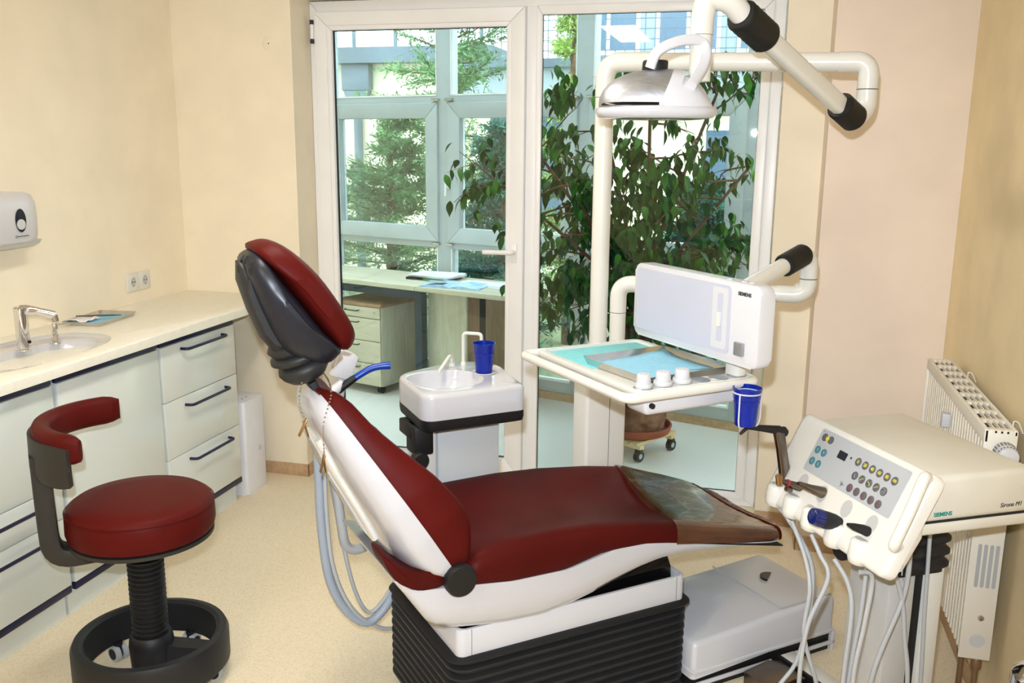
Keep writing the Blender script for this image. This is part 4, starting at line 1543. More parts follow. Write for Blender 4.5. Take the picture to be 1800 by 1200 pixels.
for i, s in enumerate(('0', '20', '40', '60', '80', '100')):
    key(.17, .200 - .0262 * i, 'key_dark', s, 'key_yellow', size=.0115 if len(s) < 3 else .0095)
for i, s in enumerate(('L', '', '', '', '')):
    k = key(.315, .189 - .0262 * i, 'key_dark', s or None, 'key_light')
    if i in (1, 2, 3):
        y = .189 - .0262 * i
        a, b_ = ((.33, .005), (.30, -.006)) if i != 2 else ((.30, .006), (.33, -.005))
        g = B().tube([pn(a[0], y + a[1], .0034), pn((a[0] + b_[0]) / 2 - .006, y, .0034), pn(b_[0], y + b_[1], .0034)], .0008, 5)
        if i < 3:
            e = (a, 1) if i == 1 else (b_, -1)
            g.tube([pn(e[0][0] + .012, y + e[0][1] - .003 * e[1], .0034), pn(e[0][0], y + e[0][1], .0034), pn(e[0][0] - .014, y + e[0][1] - .003 * e[1], .0034)], .0007, 5)
        g.done('symbol', 'key_yellow', k)
    elif i == 4:
        y = .189 - .0262 * i
        B().tube([pn(.29, y + .004, .0034), pn(.29, y - .004, .0034), pn(.34, y - .004, .0034), pn(.34, y + .004, .0034), pn(.315, y + .004, .0034), pn(.315, y - .003, .0034)], .0006, 5).done('symbol', 'key_light', k)
for i, s in enumerate(('0', '1', '2', '3', 'S')):
    key(.455, .186 - .0262 * i, 'key_dark', s, 'key_red')
key(.10, .347, 'key_dark')
key(.10, .322, 'key_dark')
B().lathe([(0, 0), (.006, 0), (.006, .0010), (0, .0010)], 18, M=pframe(.10, .3345, .0032)).done('indicator', 'key_yellow', kp)
for v, y, s in ((.26, .350, 'S'), (.26, .324, '0'), (.40, .350, '1'), (.40, .324, '2')):
    key(v, y, 'key_teal', s, 'key_light', size=.009)
ic = B()
ic.tube([pn(.44, .222, .0026), pn(.47, .216, .0026), pn(.46, .208, .0026)], .0007, 5).tube([pn(.44, .214, .0026), pn(.49, .218, .0026)], .0007, 5)
ic.lathe([(0, 0), (.003, 0), (.003, .0006), (0, .0006)], 10, M=pframe(.17, .228, .0022))
ic.lathe([(0, 0), (.0012, 0), (.0012, .0006), (0, .0006)], 8, M=pframe(.04, .358, .0022))
ic.done('pictogram', 'dark_print', kp)
# grip at the near end
gp = fillet([pn(.02, -.008, -.004), pn(-.02, -.026, .026), pn(.36, -.040, .030), pn(.74, -.040, .026), pn(.70, -.018, -.006)], [.02, .02, .022], 6)
B().tube(gp, .0125, 14).done('grip', 'cream_enamel', el_)
# instrument holders
HY = [.425, .345, .262, .165, .072]
for i, y in enumerate(HY):
    hb_ = B()
    base = pn(.86, y, -.008)
    dn = Vector((-.447 * .35, 0, -1)).normalized()
    ux = Vector((0, 1, 0))
    uy = dn.cross(ux)
    rings = []
    for t, r in ((-.004, .018), (0, .0235), (.004, .0255), (.038, .0255), (.052, .021), (.056, .014)):
        c = base + dn * t + Vector((-.006, 0, .006))
        rings.append([c + (ux * math.cos(a) + uy * math.sin(a) * 1.1) * r for a in [2 * math.pi * k / 24 for k in range(24)]])
    hb_.rings(rings)
    ho = hb_.done('instrument_holder', 'cream_enamel', el_, 60)
    bm_ = pframe(.66, y, .0006)
    B().lathe([(0, 0), (.0175, 0), (.0175, .0006), (0, .0006)], 24, M=bm_, sx=1.0, sy=1.25).done('panel_bore', 'grey_panel', el_, 0)
    c = base + Vector((-.006, 0, .0105))
    B().rings([[c + (ux * math.cos(a) + uy * math.sin(a) * 1.1) * r - dn * h for a in [2 * math.pi * k / 20 for k in range(20)]] for r, h in ((.0175, -.003), (.0175, .0008), (.012, .0012))]).done('holder_bore', 'grey_panel', ho, 0)
# lettering on the near flank (faces -y)
FS = lambda x, z: frame((x, -.0004, z), (1, 0, 0), (0, 0, 1), (0, -1, 0))
text('SIEMENS', .0128, 'teal_print', el_, FS(.058, .8335), bold=.0004)
tm = FS(.240, .8385)
text('Sirona M1', .0145, 'dark_print', el_, tm @ Matrix(((1, .22, 0, 0), (0, 1, 0, 0), (0, 0, 1, 0), (0, 0, 0, 1))), spacing=1.0)
# column and bellows
cx, cy = .155, .245
rings = []
z = .60
k = 0
while z < .785:
    e = 0.008 if k % 2 else 0
    o = rrect(cx - .084 - e, cx + .084 + e, cy - .084 - e, cy + .084 + e, .03, 4)
    rings += [[Vector((x, y, z)) for x, y in o], [Vector((x, y, z + .008)) for x, y in o]]
    z += .0165
    k += 1
B().rings(rings).done('bellows', 'black_bellows', el_, 60)
B().box(cx - .078, cx - .004, cy - .078, cy + .078, 0, .612, .006).done('column_front', 'grey_panel', el_)
B().box(cx + .026, cx + .078, cy - .080, cy + .078, 0, .612, .006).done('column_rear', 'cream_enamel', el_)
B().box(cx - .005, cx + .027, cy - .066, cy + .07, 0, .612).done('column_core', 'black_rubber', el_, 0)
kb = B()
kb.lathe([(0, 0), (.03, 0), (.034, .008), (.034, .05), (0, .055)], 18, M=frame((cx - .10, cy + .03, .64), (0, 1, 0), (0, 0, 1), (-1, 0, 0)))
kb.done('bellows_knob', 'black_rubber', el_)

# instruments resting in the holders; each with its own hose
def inst(name, label, hose_pts, y, r=.0055):
    t = thing(name, label, 'dental instrument', EO, EA, 'instruments in the dentist unit')
    if hose_pts:
        B().tube(spline([(x, yy, zz) for x, yy, zz in hose_pts], 8), r, 9).done('hose', 'hose_grey', t, 70)
    return t


y = HY[0]
t = inst('air_water_syringe', 'steel air water syringe with a bent black nozzle in the leftmost holder', [(-.085, y, .70), (-.080, y - .05, .68), (-.03, y - .085, .58), (-.018, y - .085, .46), (-.045, y - .085, .30), (-.10, y - .085, .22), (-.12, y - .05, .08), (-.05, y, .012)], y)
B().rings([[Vector((-.072 + dx + (a) * 1.0, y + b_, zz)) for a, b_ in rrect(-.013 * k, .013 * k, -.010 * k, .010 * k, .006, 3)] for dx, zz, k in ((.006, .755, 1.0), (.0, .80, 1.05), (-.012, .855, 1.0), (-.024, .905, 1.1), (-.026, .912, .9))]).done('handle', 'gunmetal', t, 60)
B().tube([(-.075, y, .898), (-.098, y, .908), (-.150, y, .917), (-.187, y, .921), (-.203, y, .908), (-.207, y, .905)], [.011, .012, .0085, .0055, .004, .003], 12).done('nozzle', 'black_rubber', t, 60)
B().sphere((-.082, y, .906), .010).done('button', 'black_rubber', t)
y = HY[1]
t = inst('contra_angle_handpiece', 'contra-angle handpiece with copper ringed head in the second holder', [(-.090, y, .69), (-.085, y - .06, .62), (-.091, y - .10, .55), (-.097, y - .10, .43), (-.05, y - .10, .29), (.0, y - .08, .12), (.0, y - .06, .012)], y)
B().tube([(-.130, y, .802), (-.100, y, .790), (-.080, y, .782), (-.065, y, .778), (-.045, y, .766)], [.007, .0095, .011, .0135, .0155], 12).done('body', 'gunmetal', t, 60)
B().cyl((-.138, y, .818), (-.133, y, .794), .0085, seg=14).done('head', 'copper', t)
B().tube([(-.114, y, .7955), (-.109, y, .7935)], .0098, 12).done('ring', 'key_red', t)
B().cyl((-.122, y - .012, .785), (-.105, y - .008, .778), .006, seg=10).done('spray_nozzle', 'gunmetal', t)
y = HY[2]
t = inst('turbine_handpiece', 'straight steel handpiece tapering from the middle holder', [(-.088, y, .69), (-.080, y - .03, .65), (-.073, y - .06, .60), (-.119, y - .06, .48), (-.13, y - .06, .33), (-.10, y - .04, .15), (-.02, y, .012)], y)
B().tube([(-.136, y, .826), (-.131, y, .824), (-.105, y, .812), (-.080, y, .802), (-.060, y, .794), (-.045, y, .782)], [.0050, .0068, .0095, .0130, .0155, .0175], 14).done('body', 'gunmetal', t, 60)
B().tube([(-.1385, y, .8272), (-.1355, y, .8258)], .0035, 10).done('tip', 'black_rubber', t)
y = HY[3]
t = inst('polymerisation_lamp', 'black handpiece with a shiny dark blue head in the fourth holder', [(-.088, y, .67), (-.067, y - .03, .62), (-.060, y - .045, .546), (-.066, y - .045, .368), (-.06, y - .045, .15), (.0, y - .02, .012)], y)
B().tube([(-.134, y, .776), (-.118, y, .770), (-.098, y, .764), (-.08, y, .760), (-.06, y, .754)], [.021, .021, .019, .012, .012], 16).done('body', 'black_rubber', t, 60)
B().tube([(-.158, y, .785), (-.156, y, .7845), (-.142, y, .779), (-.133, y, .776)], [.012, .0185, .0215, .0215], 18).done('head', 'dark_blue_cap', t, 60)
y = HY[4]
t = inst('scaler_handpiece', 'slim black scaler handpiece in the holder next to the grip', [(-.085, y, .68), (-.051, y, .66), (-.060, y, .543), (-.076, y, .401), (-.06, y, .18), (.01, y + .02, .012)], y)
B().tube([(-.130, y, .800), (-.112, y, .792), (-.090, y, .784), (-.070, y, .774)], [.0032, .0085, .0110, .0125], 12).done('body', 'black_rubber', t, 60)


def supply(label, pts, r=.0055):
    t = thing('supply_hose', label, 'hose', EO, EA, 'supply hoses below the dentist unit')
    B().tube(spline(pts, 8), r, 9).done('tube', 'hose_grey', t, 70)


supply('grey hose crossing the front of the bellows column', [(.060, .12, .79), (.065, .10, .727), (.065, .10, .598), (.017, .10, .457), (-.005, .10, .371), (-.02, .11, .18), (.03, .12, .012)], .006)
supply('grey hose curving out from below the keypad edge', [(-.02, .10, .70), (.023, .10, .66), (.058, .10, .584), (.078, .10, .478), (.10, .10, .352), (.10, .11, .15), (.08, .12, .012)])
supply('straight thin grey hose at the right edge of the column', [(.160, .148, .72), (.165, .15, .657), (.172, .15, .498), (.183, .15, .31), (.185, .15, .12), (.18, .15, .012)], .005)
supply('grey hose running beside the scaler hose', [(-.03, .12, .70), (-.035, .12, .55), (-.05, .12, .40), (-.05, .13, .18), (.0, .14, .012)])

# ================================================================== floor junction box of the chair
jb = thing('junction_box', 'low white floor box with a half-moon hole beside the chair', 'junction box', CH, CA)
rings = []
outl = rrect(.388, .965, -.270, .085, .016, 4)
for ins, dz in ((0, -.12), (0, -.018), (.004, -.006), (.014, .0)):
    o = rrect(.388 + ins, .965 - ins, -.270 + ins, .085 - ins, .016, 4)
    rings.append([Vector((x, y, (.196 - .030 * max(0, min(1, (.64 - x) / .25))) + dz)) for x, y in o])
B().rings(rings).done('cover', 'white_plastic', jb, 50)
B().box(.738, .7395, -.258, .075, .190, .1965).box(.7395, .955, -.2585, -.257, .190, .1965).split('lid_joint', 'grey_panel', jb, 0)
hm = [(.86 + .031 * math.cos(R(a)), -.073 + .031 * math.sin(R(a))) for a in range(35, 216, 15)]
B().prism(hm, .188, .1968, 'xy').done('finger_hole', 'black_gloss', jb, 0)
B().box(.385, .970, -.274, .09, .064, .076, .003).done('lower_rim', 'white_plastic', jb)
B().box(.40, .955, -.262, .08, 0, .066).done('base', 'black_rubber', jb, 0)
wr = B()
wr.box(.76, .97, -.276, -.268, .024, .036, .002).box(.963, .971, -.276, .08, .024, .036, .002).box(.957, .969, -.276, -.264, .0, .07, .002)
wr.box(.40, .70, -.276, -.268, .024, .036, .002)
wr.split('base_rail', 'white_plastic', jb)

# foot control in front of it
fc = thing('foot_control', 'grey and cream foot control on the floor before the junction box', 'foot control', CH, CA)
B().box(.722, .778, -.70, -.285, .040, .052, .003).done('pedal_plate', 'cream_enamel', fc)
B().box(.712, .724, -.70, -.283, .012, .052, .002).done('pedal_edge', 'black_rubber', fc)
B().prism([(.56, 0), (.70, 0), (.70, .05), (.655, .062), (.56, .05)], -.42, -.30, 'xz', bev=.006).done('bracket', 'gunmetal', fc)
B().box(.70, .79, -.68, -.31, 0, .014, .002).done('base_plate', 'black_rubber', fc)

# chrome bin at the picture edge
bn = thing('chrome_bin', 'round chrome waste bin at the right wall in the picture corner', 'bin', (.640, 1.90, 0))
B().lathe([(0, 0), (.068, 0), (.070, .01), (.070, .54), (0, .54)], 36).done('body', 'brushed', bn)
B().lathe([(0, .54), (.073, .54), (.075, .55), (.072, .575), (.055, .592), (.02, .60), (0, .60)], 36).done('lid', 'chrome', bn)

# ================================================================== radiator
rd = thing('radiator', 'white panel radiator with slotted top grille on the right wall', 'radiator', (.62, 2.545, 0))
RL = .855
b = B()
prof = []
n = 26
x0 = .004
for k in range(n):
    y0 = .012 + (RL - .024) * k / n
    p = (RL - .024) / n
    prof += [(x0, y0), (x0, y0 + p * .52), (x0 + .006, y0 + p * .62), (x0 + .006, y0 + p * .90)]
prof += [(.02, RL - .012), (.02, .012)]
b.prism(prof, .262, .868, 'xy')
b.done('fluted_panel', 'radiator_white', rd, 20)
B().box(.06, .078, .012, RL - .012, .262, .868).done('rear_panel', 'radiator_white', rd, 0)
B().box(.013, .069, .008, RL - .008, .28, .8935).done('convector_shade', 'gasket', rd, 0)  # filled up to the grille and coloured black as the shade in the slots
B().box(0, .080, 0, .006, .248, .902, .0015).done('end_panel', 'radiator_white', rd)
B().box(0, .080, RL - .006, RL, .248, .902, .0015).done('end_panel', 'radiator_white', rd)
tg = B()
tg.box(-.001, .012, .0, RL, .866, .904, .004)
tg.box(.070, .080, .0, RL, .888, .904, .003)
rows = 9
for k in range(rows + 1):
    yy = .004 + (RL - .03) * k / rows
    tg.box(.012, .070, yy, yy + .018, .894, .9035)
for j in range(1, 4):
    xx = .012 + .058 * j / 4
    tg.box(xx - .0025, xx + .0025, 0, RL, .895, .903)
tg.split('grille_bar', 'radiator_white', rd)
sl = B()
for j in range(4):
    sl.prism(rrect(.018 + .0145 * j, .0275 + .0145 * j, .46, .585, .0045, 3), -.0008, .0, 'xz')
sl.split('end_slot', 'keypad_grey', rd, 0)
B().lathe([(0, 0), (.008, 0), (.008, .004), (.005, .005), (.004, .002), (0, .002)], 14, M=frame((.045, 0, .372), (1, 0, 0), (0, 0, 1), (0, -1, 0))).done('bleed_valve', 'steel', rd)
B().lathe([(0, 0), (.018, 0), (.0195, .0012), (.019, .002), (0, .002)], 22, M=frame((.043, 0, .303), (1, 0, 0), (0, 0, 1), (0, -1, 0))).done('connection_hole', 'light_grey', rd)
B().box(-.022, .004, .415, .447, .782, .824, .004).done('heat_meter', 'white_plastic', rd)
# thermostat head
KM = frame((.045, -.004, .852), (1, 0, 0), (0, 0, 1), (0, -1, 0))
th = B().lathe([(0, 0), (.014, 0), (.016, .012), (.027, .016), (.029, .022), (.0285, .056), (.024, .068), (.012, .072), (0, .072)], 30, M=KM).done('thermostat_head', 'white_plastic', rd)
sl = B()
for k in range(22):
    a = 2 * math.pi * k / 22
    for h0, h1, r in ((.026, .046, .0289), (.050, .062, .0272)):
        c, s = math.cos(a), math.sin(a)
        M2 = KM @ Matrix.Rotation(a, 4, 'Z')
        sl.box(r - .002, r + .0006, -.0018, .0018, h0, h1, M=M2)
sl.done('thermostat_slot', 'key_dark', th, 0)['kind'] = 'stuff'
B().lathe([(0, 0), (.018, 0), (.018, .012), (0, .012)], 20, M=KM).done('thermostat_collar', 'charcoal', th)
pp = B()
for dy, dx in ((.03, .055), (.085, .030)):
    pp.tube([(dx, dy, .0), (dx, dy, .255)], .0085, 12)
    pp.lathe([(0, .205), (.013, .205), (.0145, .212), (.0145, .232), (.012, .238), (0, .238)], 14, (dx, dy, 0))
pp.box(.022, .066, .02, .095, .232, .255, .006)
pp.done('pipe', 'pipe_brown', rd)
hk = B()
for yy in (.05, RL - .25):
    hk.tube(fillet([(.078, yy, .87), (.078, yy, .918), (.09, yy, .915), (.104, yy, .885)], .012, 5), .002, 6)
hk.split('wall_bracket', 'radiator_white', rd)
B().box(.079, .109, .2, RL - .1, .40, .42).box(.079, .109, .2, RL - .1, .74, .76).split('wall_fixing', 'radiator_white', rd, 0)
# ================================================================== desk in the winter garden (local: along the window, y towards outside)
def WG(name, label, cat, t, y, z, rot=0.0, group=None):
    p = W0 + Matrix.Rotation(WA, 4, 'Z') @ Vector((t, y, 0))
    return thing(name, label, cat, (p.x, p.y, z), WA + rot, group)


dk = WG('office_desk', 'maple office desk with a rounded end along the winter garden windows', 'desk', -2.2, -.28, 0)
B().prism([(-1.95, -.28), (.278, -.28), (.278, .24), (-1.95, .24)], .722, .750, 'xy', bev=.002).done('desk_top', 'maple', dk)
tip = [(.282, -.28), (.85, -.28)] + [(.85 + .36 * math.sin(R(a)), -.02 - .26 * math.cos(R(a))) for a in range(10, 171, 10)] + [(.85, .24), (.282, .24)]
B().prism(tip, .722, .750, 'xy', bev=.002).done('desk_top_end', 'maple', dk)
B().box(-1.9, .27, -.22, -.19, .660, .721).done('beam', 'steel_post', dk)
for xx in (.245, -1.6):
    B().box(xx, xx + .055, -.235, -.18, 0, .721, .004).done('leg', 'steel_post', dk)
B().box(.66, .69, -.12, -.09, 0, .721, .003).done('support_post', 'black_rubber', dk)


def pedestal(t, y, w, d, h, label, drawers, wheels=True):
    p = WG('drawer_pedestal', label, 'drawer unit', t, y, 0, 0, 'drawer pedestals under the desk')
    z0 = .055 if wheels else .0
    B().box(-w / 2, w / 2, -d / 2 + .018, d / 2, z0, h, .002).done('carcass', 'maple_side', p)
    B().box(-w / 2 - .002, w / 2 + .002, -d / 2, d / 2, h, h + .02, .002).done('top_board', 'maple_dark', p)
    z = h
    for k, dh in enumerate(drawers):
        f = B().box(-w / 2 + .004, w / 2 - .004, -d / 2, -d / 2 + .017, z - dh + .003, z - .003, .0015).done('drawer', 'maple', p)
        B().tube(fillet([(-.08, -d / 2, z - .028), (-.08, -d / 2 - .022, z - .030), (.03, -d / 2 - .022, z - .030), (.03, -d / 2, z - .028)], .01, 3), .004, 6).done('handle', 'charcoal', f)
        if k == 0:
            B().lathe([(0, 0), (.008, 0), (.008, .003), (0, .003)], 12, M=frame((w / 2 - .05, -d / 2, z - .035), (1, 0, 0), (0, 0, 1), (0, -1, 0))).done('lock', 'steel', f)
        z -= dh
    if wheels:
        for sx in (-1, 1):
            for sy in (-1, 1):
                c = Vector((sx * (w / 2 - .05), sy * (d / 2 - .06), .027))
                B().cyl(c + Vector((-.015, 0, 0)), c + Vector((.015, 0, 0)), .027, seg=16).box(c.x - .01, c.x + .01, c.y - .02, c.y + .02, .03, .056).done('caster', 'black_rubber', p)
    return p


pedestal(-2.42, -.30, .42, .50, .58, 'maple drawer pedestal on casters left of the dark desk leg', (.075, .15, .15, .15))
cb_ = WG('side_cabinet', 'narrow maple cabinet right of the dark desk leg', 'cabinet', -1.75, -.20, 0)
B().box(-.16, .14, -.22, .2, 0, .715, .002).done('carcass', 'maple_dark', cb_)  # browner than the door: the shaded flank is put into the wood colour
B().box(-.158, .138, -.238, -.221, .01, .712, .002).done('door', 'maple_side', cb_)

# papers on the desk
def flat(name, label, cat, t, y, rot, w, d, h, m, z=.7505, extra=None, group=None):
    p = WG(name, label, cat, t, y, z, rot, group)
    B().box(-w / 2, w / 2, -d / 2, d / 2, 0, h, .0006).done('sheet' if h < .006 else 'cover', m, p, 0)
    return p


f = flat('folder', 'black and green folder under loose papers on the desk', 'folder', -2.03, -.21, R(8), .30, .22, .016, 'black_rubber')
B().box(-.02, .15, -.112, -.108, .001, .014).done('spine_label', 'paper_green', f, 0)
p = WG('paper_stack', 'stack of white papers on the black folder', 'papers', -2.01, -.20, .767, R(4))
for k in range(4):
    s = B().box(-.16, .16, -.11, .11, .004 * k, .004 * k + .003).done('sheet', 'paper', p, 0)
    s.rotation_euler = (0, 0, R((-5, 4, -2, 7)[k]))
p = WG('paper_stack', 'white papers fanned out behind the magazine', 'papers', -1.58, -.24, .7505, R(-6))
for k in range(3):
    s = B().box(-.19, .19, -.08, .08, .003 * k, .003 * k + .002).done('sheet', 'paper', p, 0)
    s.rotation_euler = (0, 0, R((-6, 5, 12)[k]))
mg = WG('magazine', 'open blue printed magazine lying at the desk edge', 'magazine', -1.72, -.40, .7505, R(12))
for sx in (-1, 1):
    b = B()
    rows = []
    for i in range(7):
        u = i / 6
        zz = .004 + .018 * math.sin(u * math.pi) * (1 - u) + .003
        rows.append([Vector((sx * u * .20, -.11, zz)), Vector((sx * u * .20, .11, zz))])
    for i in reversed(range(7)):
        u = i / 6
        rows.append([Vector((sx * u * .20, -.11, 0)), Vector((sx * u * .20, .11, 0))])
    b.rings([[r[0] for r in rows], [r[1] for r in rows]])
    b.done('page', 'paper_blue', mg, 40)
B().box(-.17, -.05, -.09, .0, .0275, .0285).done('printed_photo', 'hose_blue_grey', mg, 0)

# ================================================================== ficus on a plant trolley
FX, FY = -.55, 4.81
tl = thing('plant_trolley', 'pine plant trolley on black casters below the big pot', 'plant trolley', (FX, FY, 0), R(58.7))
for k in range(5):
    y = -.15 + .064 * k
    B().box(-.17, .17, y, y + .045, .088, .104, .002).done('slat', 'pine', tl)
for x in (-.15, .12):
    B().box(x, x + .035, -.155, .155, .066, .088, .002).done('rail', 'pine', tl)
for sx in (-1, 1):
    for sy in (-1, 1):
        c = Vector((sx * .14, sy * .14, .030))
        w = B().cyl(c + Vector((0, -.013, 0)), c + Vector((0, .013, 0)), .030, seg=20).done('caster', 'black_rubber', tl)
        B().cyl(c + Vector((0, -.0145, 0)), c + Vector((0, .0145, 0)), .014, seg=14).done('caster_hub', 'hose_grey', w)
        B().box(c.x - .012, c.x + .012, c.y - .018, c.y + .018, .045, .067, .002).done('caster_fork', 'charcoal', w)
pt = thing('flower_pot', 'weathered brown terracotta pot in a red saucer', 'flower pot', (FX, FY, .104))
B().lathe([(0, 0), (.165, 0), (.185, .010), (.198, .045), (.195, .052), (.186, .050), (.172, .018), (0, .014)], 44).done('saucer', 'terracotta', pt)
prof = [(0, .016), (.150, .016)]
z = .016
k = 0
while z < .28:
    r = .150 + .055 * (z - .016) / .27
    prof += [(r + .003, z + .010), (r, z + .022)]
    z += .022
prof += [(.222, .30), (.226, .335), (.212, .340), (.205, .31), (0, .30)]
B().lathe(prof, 44).done('pot', 'terracotta_pot', pt, 60)
B().lathe([(0, .318), (.2, .312), (.204, .30), (0, .30)], 32).done('soil', 'soil', pt)

fi = thing('ficus_tree', 'large indoor weeping fig with dense dark green leaves', 'plant', (FX, FY, .42))
random.seed(21)
stems = B()
nodes = []      # (point, direction) along twigs where leaves sit


def limb(p0, d0, length, r0, depth):
    pts = [p0]
    d = d0.normalized()
    n = 7
    for i in range(n):
        d = (d + Vector((random.gauss(0, .16), random.gauss(0, .12), random.gauss(.02 if depth < 2 else -.10, .10)))).normalized()
        pts.append(pts[-1] + d * length / n)
    for i, p_ in enumerate(pts):      # stay inside the glass room
        w = p_ + Vector((FX, FY, .42))
        lim = 5.289 - .319 * w.x - .16
        p_.y = max(4.36 - FY, min(lim - FY, p_.y))
    rr = [r0 * (1 - .75 * i / n) for i in range(n + 1)]
    stems.tube(pts, rr, 6 if depth else 9)
    if depth >= 1:
        for i in range(2, n + 1):
            nodes.append((pts[i], (pts[i] - pts[i - 1]).normalized()))
            nodes.append((pts[i].lerp(pts[i - 1], .5), (pts[i] - pts[i - 1]).normalized()))
    if depth < 3:
        kids = (7, 4, 2)[depth]
        for k in range(kids):
            i = random.randint(2, n)
            a = random.uniform(0, 2 * math.pi)
            sd = Vector((math.cos(a), math.sin(a) * .6, random.uniform(-.25, .55)))
            limb(pts[i], (pts[i] - pts[i - 1]).normalized() * .5 + sd, length * random.uniform(.36, .56), rr[i] * .7, depth + 1)


for tgt in ((-.62, -.05, 1.25), (-.28, .1, 1.5), (.02, -.05, 1.55), (.34, .0, 1.45), (.52, .05, 1.1), (-.74, .02, .98), (-.35, -.2, 1.0)):
    v = Vector(tgt)
    a = Vector((random.uniform(-.05, .05), random.uniform(-.05, .05), -.02))
    mid = a.lerp(v, .38) + Vector((-v.x * .22, 0, .10))
    tp_ = spline([a, a.lerp(mid, .5) + Vector((0, 0, .06)), mid, v], 6)
    stems.tube(tp_, [.017 * (1 - .6 * i / len(tp_)) for i in range(len(tp_))], 8)
    for i in range(7, len(tp_)):
        nodes.append((tp_[i], Vector((0, 0, 1))))
        a_ = random.uniform(0, 2 * math.pi)
        limb(tp_[i], Vector((math.cos(a_), math.sin(a_) * .5, random.uniform(-.1, .5))), random.uniform(.26, .50), .006, 1 if i % 2 else 2)
stems.done('stems', 'bark', fi, 60)


def leaf_mesh(name, L, W, m, bend):
    b = B()
    rows = []
    for t, w in ((0, .02), (.12, .55), (.3, .95), (.5, 1.0), (.68, .72), (.84, .30), (1.0, .01)):
        z = -bend * t * t * L
        rows.append([Vector((t * L, -w * W / 2, z + .10 * w * W)), Vector((t * L, 0, z)), Vector((t * L, w * W / 2, z + .10 * w * W))])
    b.rings(rows, wrap=False)
    me = b.mesh(name, 80)
    me.materials.append(MATS[m])
    return me


LM = [leaf_mesh('leaf', .076, .036, 'leaf_green', .35), leaf_mesh('leaf', .066, .033, 'leaf_green', .2), leaf_mesh('leaf', .070, .034, 'leaf_light', .5)]


def leaf_matrix(p, d):
    a = random.uniform(0, 2 * math.pi)
    out = Vector((math.cos(a), math.sin(a), 0))
    x = (out * random.uniform(.3, .9) + Vector((0, 0, -random.uniform(.35, 1.2)))).normalized()
    up_ = (Vector((0, 0, 1)) + out * .8 + Vector((random.gauss(0, .4), random.gauss(0, .4), 0)))
    yv = up_.cross(x).normalized()
    zv = x.cross(yv)
    M = frame(p + out * .006, x, yv, zv)
    return M @ Matrix.Scale(random.uniform(.72, 1.15), 4)


spots = []
for (p, d) in nodes:
    for _ in range(4):
        spots.append((p + Vector((random.gauss(0, .022), random.gauss(0, .022), random.gauss(0, .022))), d))
ok = []
for p, d in spots:
    w = p + Vector((FX, FY, .42))
    if w.y < 5.289 - .319 * w.x - .10 and w.y > 4.33 and w.z < 2.6 and w.z > .65:
        ok.append((p, d))
random.shuffle(ok)
ok = ok[:3800]
ok.sort(key=lambda q: q[0].y)
near = ok[:900]
random.shuffle(near)
own = near[:300]
rest = near[300:] + ok[900:]
for p, d in own:
    o = bpy.data.objects.new('leaf', random.choice(LM))
    COL.objects.link(o)
    o.parent = fi
    o.matrix_local = leaf_matrix(p, d)
vv, ff = [], []
mi = []
for p, d in rest:
    me = random.choice(LM)
    M = leaf_matrix(p, d)
    base = len(vv)
    vv += [M @ v.co for v in me.vertices]
    for f in me.polygons:
        ff.append([base + i for i in f.vertices])
        mi.append(1 if me.materials[0].name == 'leaf_light' else 0)
me = bpy.data.meshes.new('foliage')
me.from_pydata(vv, [], ff)
me.materials.append(MATS['leaf_green'])
me.materials.append(MATS['leaf_light'])
me.polygons.foreach_set('material_index', mi)
me.polygons.foreach_set('use_smooth', [True] * len(ff))
fo = link('foliage', me, fi)
fo['kind'] = 'stuff'

# ================================================================== outdoors: ground, conifers, neighbouring house
struct(B().box(-30, 25, 4.9, 40, -.32, -.2).done('ground', 'grass_ground', smooth=0), 'garden ground outside the windows')


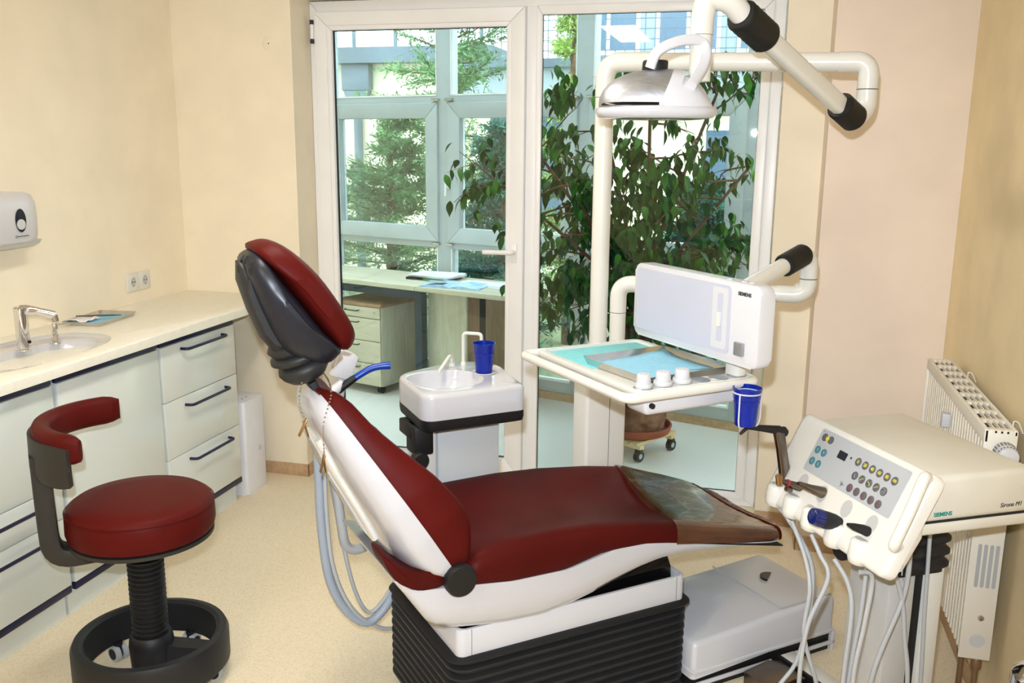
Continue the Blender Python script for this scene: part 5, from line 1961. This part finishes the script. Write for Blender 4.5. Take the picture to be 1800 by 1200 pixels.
def conifer(x, y, z0, h, rad, label, m, seed, nb=150, droop=-.05):
    t = thing('conifer', label, 'tree', (x, y, z0), 0, 'conifers outside the windows')
    rnd = random.Random(seed)
    tr_ = B().tube([(0, 0, 0), (rnd.gauss(0, .03), rnd.gauss(0, .03), h * .5), (0, 0, h)], [.07, .045, .01], 8)
    vv, ff = [], []

    def needle(p, dirv, L, w):
        s = dirv.cross(Vector((rnd.gauss(0, 1), rnd.gauss(0, 1), rnd.gauss(0, 1)))).normalized() * w
        b0 = len(vv)
        vv.extend([p - s * .4, p + dirv * L * .55 - s, p + dirv * L, p + dirv * L * .55 + s, ])
        ff.append((b0, b0 + 1, b0 + 2, b0 + 3))
    for i in range(nb):
        f = rnd.random() ** .8
        zz = h * (.06 + .93 * f)
        a = rnd.uniform(0, 2 * math.pi)
        L = rad * (1.05 - .85 * f) * rnd.uniform(.6, 1.1)
        d = Vector((math.cos(a), math.sin(a), droop + rnd.uniform(-.1, .35))).normalized()
        p0 = Vector((0, 0, zz))
        pts = [p0]
        dd_ = d.copy()
        for k in range(6):
            dd_ = (dd_ + Vector((rnd.gauss(0, .08), rnd.gauss(0, .08), rnd.gauss(.03, .06)))).normalized()
            pts.append(pts[-1] + dd_ * L / 6)
        tr_.tube([pts[0], pts[3], pts[-1]], [.012, .007, .002], 5)
        for k in range(1, 7):
            for _ in range(9):
                q = pts[k - 1].lerp(pts[k], rnd.random())
                sd = (dd_ * rnd.uniform(.5, 1.2) + Vector((rnd.gauss(0, .6), rnd.gauss(0, .6), rnd.gauss(0, .35)))).normalized()
                tw_ = rnd.uniform(.10, .22) * (1.1 - .5 * f)
                for m_ in range(5):
                    r = q + sd * tw_ * m_ / 5
                    nd = (sd * 1.1 + Vector((rnd.gauss(0, .5), rnd.gauss(0, .5), rnd.gauss(0, .4)))).normalized()
                    needle(r, nd, rnd.uniform(.035, .075), rnd.uniform(.005, .009))
    tr_.done('trunk', 'bark', t, 60)
    me = bpy.data.meshes.new('foliage')
    me.from_pydata(vv, [], ff)
    me.materials.append(MATS[m])
    o = link('foliage', me, t)
    o['kind'] = 'stuff'
    return t


conifer(-3.28, 8.1, -.2, 2.2, .92, 'light feathery conifer behind the left window panes', 'conifer', 3, 95)
conifer(-2.92, 8.9, -.2, 4.4, 1.15, 'tall conifer rising to the top of the door glass', 'conifer', 5, 125)
conifer(-2.05, 7.5, -.2, 1.95, .65, 'dark blue-green conifer behind the lower panes', 'conifer_dark', 8, 110)
conifer(-1.60, 8.3, -.2, 3.0, .42, 'slender yellow-green conifer beside the lamp pole', 'conifer_light', 11, 60)
conifer(-.35, 7.2, -.2, 1.5, .75, 'low dark conifer behind the fig pot', 'conifer_dark', 13, 110)
conifer(-4.75, 9.4, -.2, 1.6, .7, 'low conifer at the far left of the window wall', 'conifer', 17, 70)

hs_ = thing('neighbour_house', 'cream neighbouring house with grey metal roof edges across the yard', 'building', (0, 12.0, -.2))
B().box(-9.0, -3.55, 0, 3, 0, 2.85).done('wall', 'stucco', hs_, 0)
B().box(-9.1, -3.35, -.25, 3, 2.85, 3.05).done('roof_edge', 'zinc', hs_, 0)
B().box(-3.55, 4.0, -.4, 3, 0, 2.35).done('wall', 'stucco', hs_, 0)
B().box(-3.65, 4.2, -.75, 3, 2.35, 2.75).done('fascia', 'zinc_light', hs_, 0)
B().box(-3.75, 4.3, -.85, -.65, 2.72, 2.82).done('gutter', 'zinc', hs_, 0)
B().box(-3.3, -2.0, -.42, -.38, .9, 2.2).done('dark_opening', 'far_window', hs_, 0)
B().box(-.6, .6, -.42, -.38, .2, 2.0).done('dark_opening', 'far_window', hs_, 0)
dpz = B()
dpz.box(-5.46, -5.06, -.16, 0, 2.50, 2.85, .02).prism([(-5.44, 2.51), (-5.08, 2.51), (-5.16, 2.25), (-5.36, 2.25)], -.14, -.02, 'xz').tube([(-5.26, -.08, 0), (-5.26, -.08, 2.27)], .06, 12)
dpz.done('downpipe', 'zinc', hs_)
up_ = B().box(-2.6, 4.0, .9, 3, 2.75, 5.0).done('upper_wall', 'zinc_light', hs_, 0)
for i in range(6):
    x = -2.45 + 1.05 * i
    w = B().box(x, x + .85, .86, .90, 3.0, 4.6).done('window', 'frame_white', hs_, 0)
    B().box(x + .06, x + .40, .85, .865, 3.06, 4.5).box(x + .45, x + .79, .85, .865, 3.06, 4.5).split('window_pane', 'far_window', w, 0)
rl = B()
for i in range(60):
    x = -3.2 + .12 * i
    rl.box(x, x + .012, -.30, -.29, 2.82, 3.55)
for zz in (2.95, 3.07, 3.19, 3.31, 3.43, 3.55):
    rl.box(-3.2, 4.0, -.302, -.288, zz, zz + .012)
rl.done('railing_mesh', 'zinc', hs_, 0)['kind'] = 'stuff'
rl = B()
for i in range(10):
    x = -9.0 + .6 * i
    rl.box(x, x + .04, .1, .14, 3.05, 3.6)
rl.box(-9.0, -3.6, .1, .14, 3.56, 3.6)
rl.done('roof_railing', 'zinc', hs_, 0)
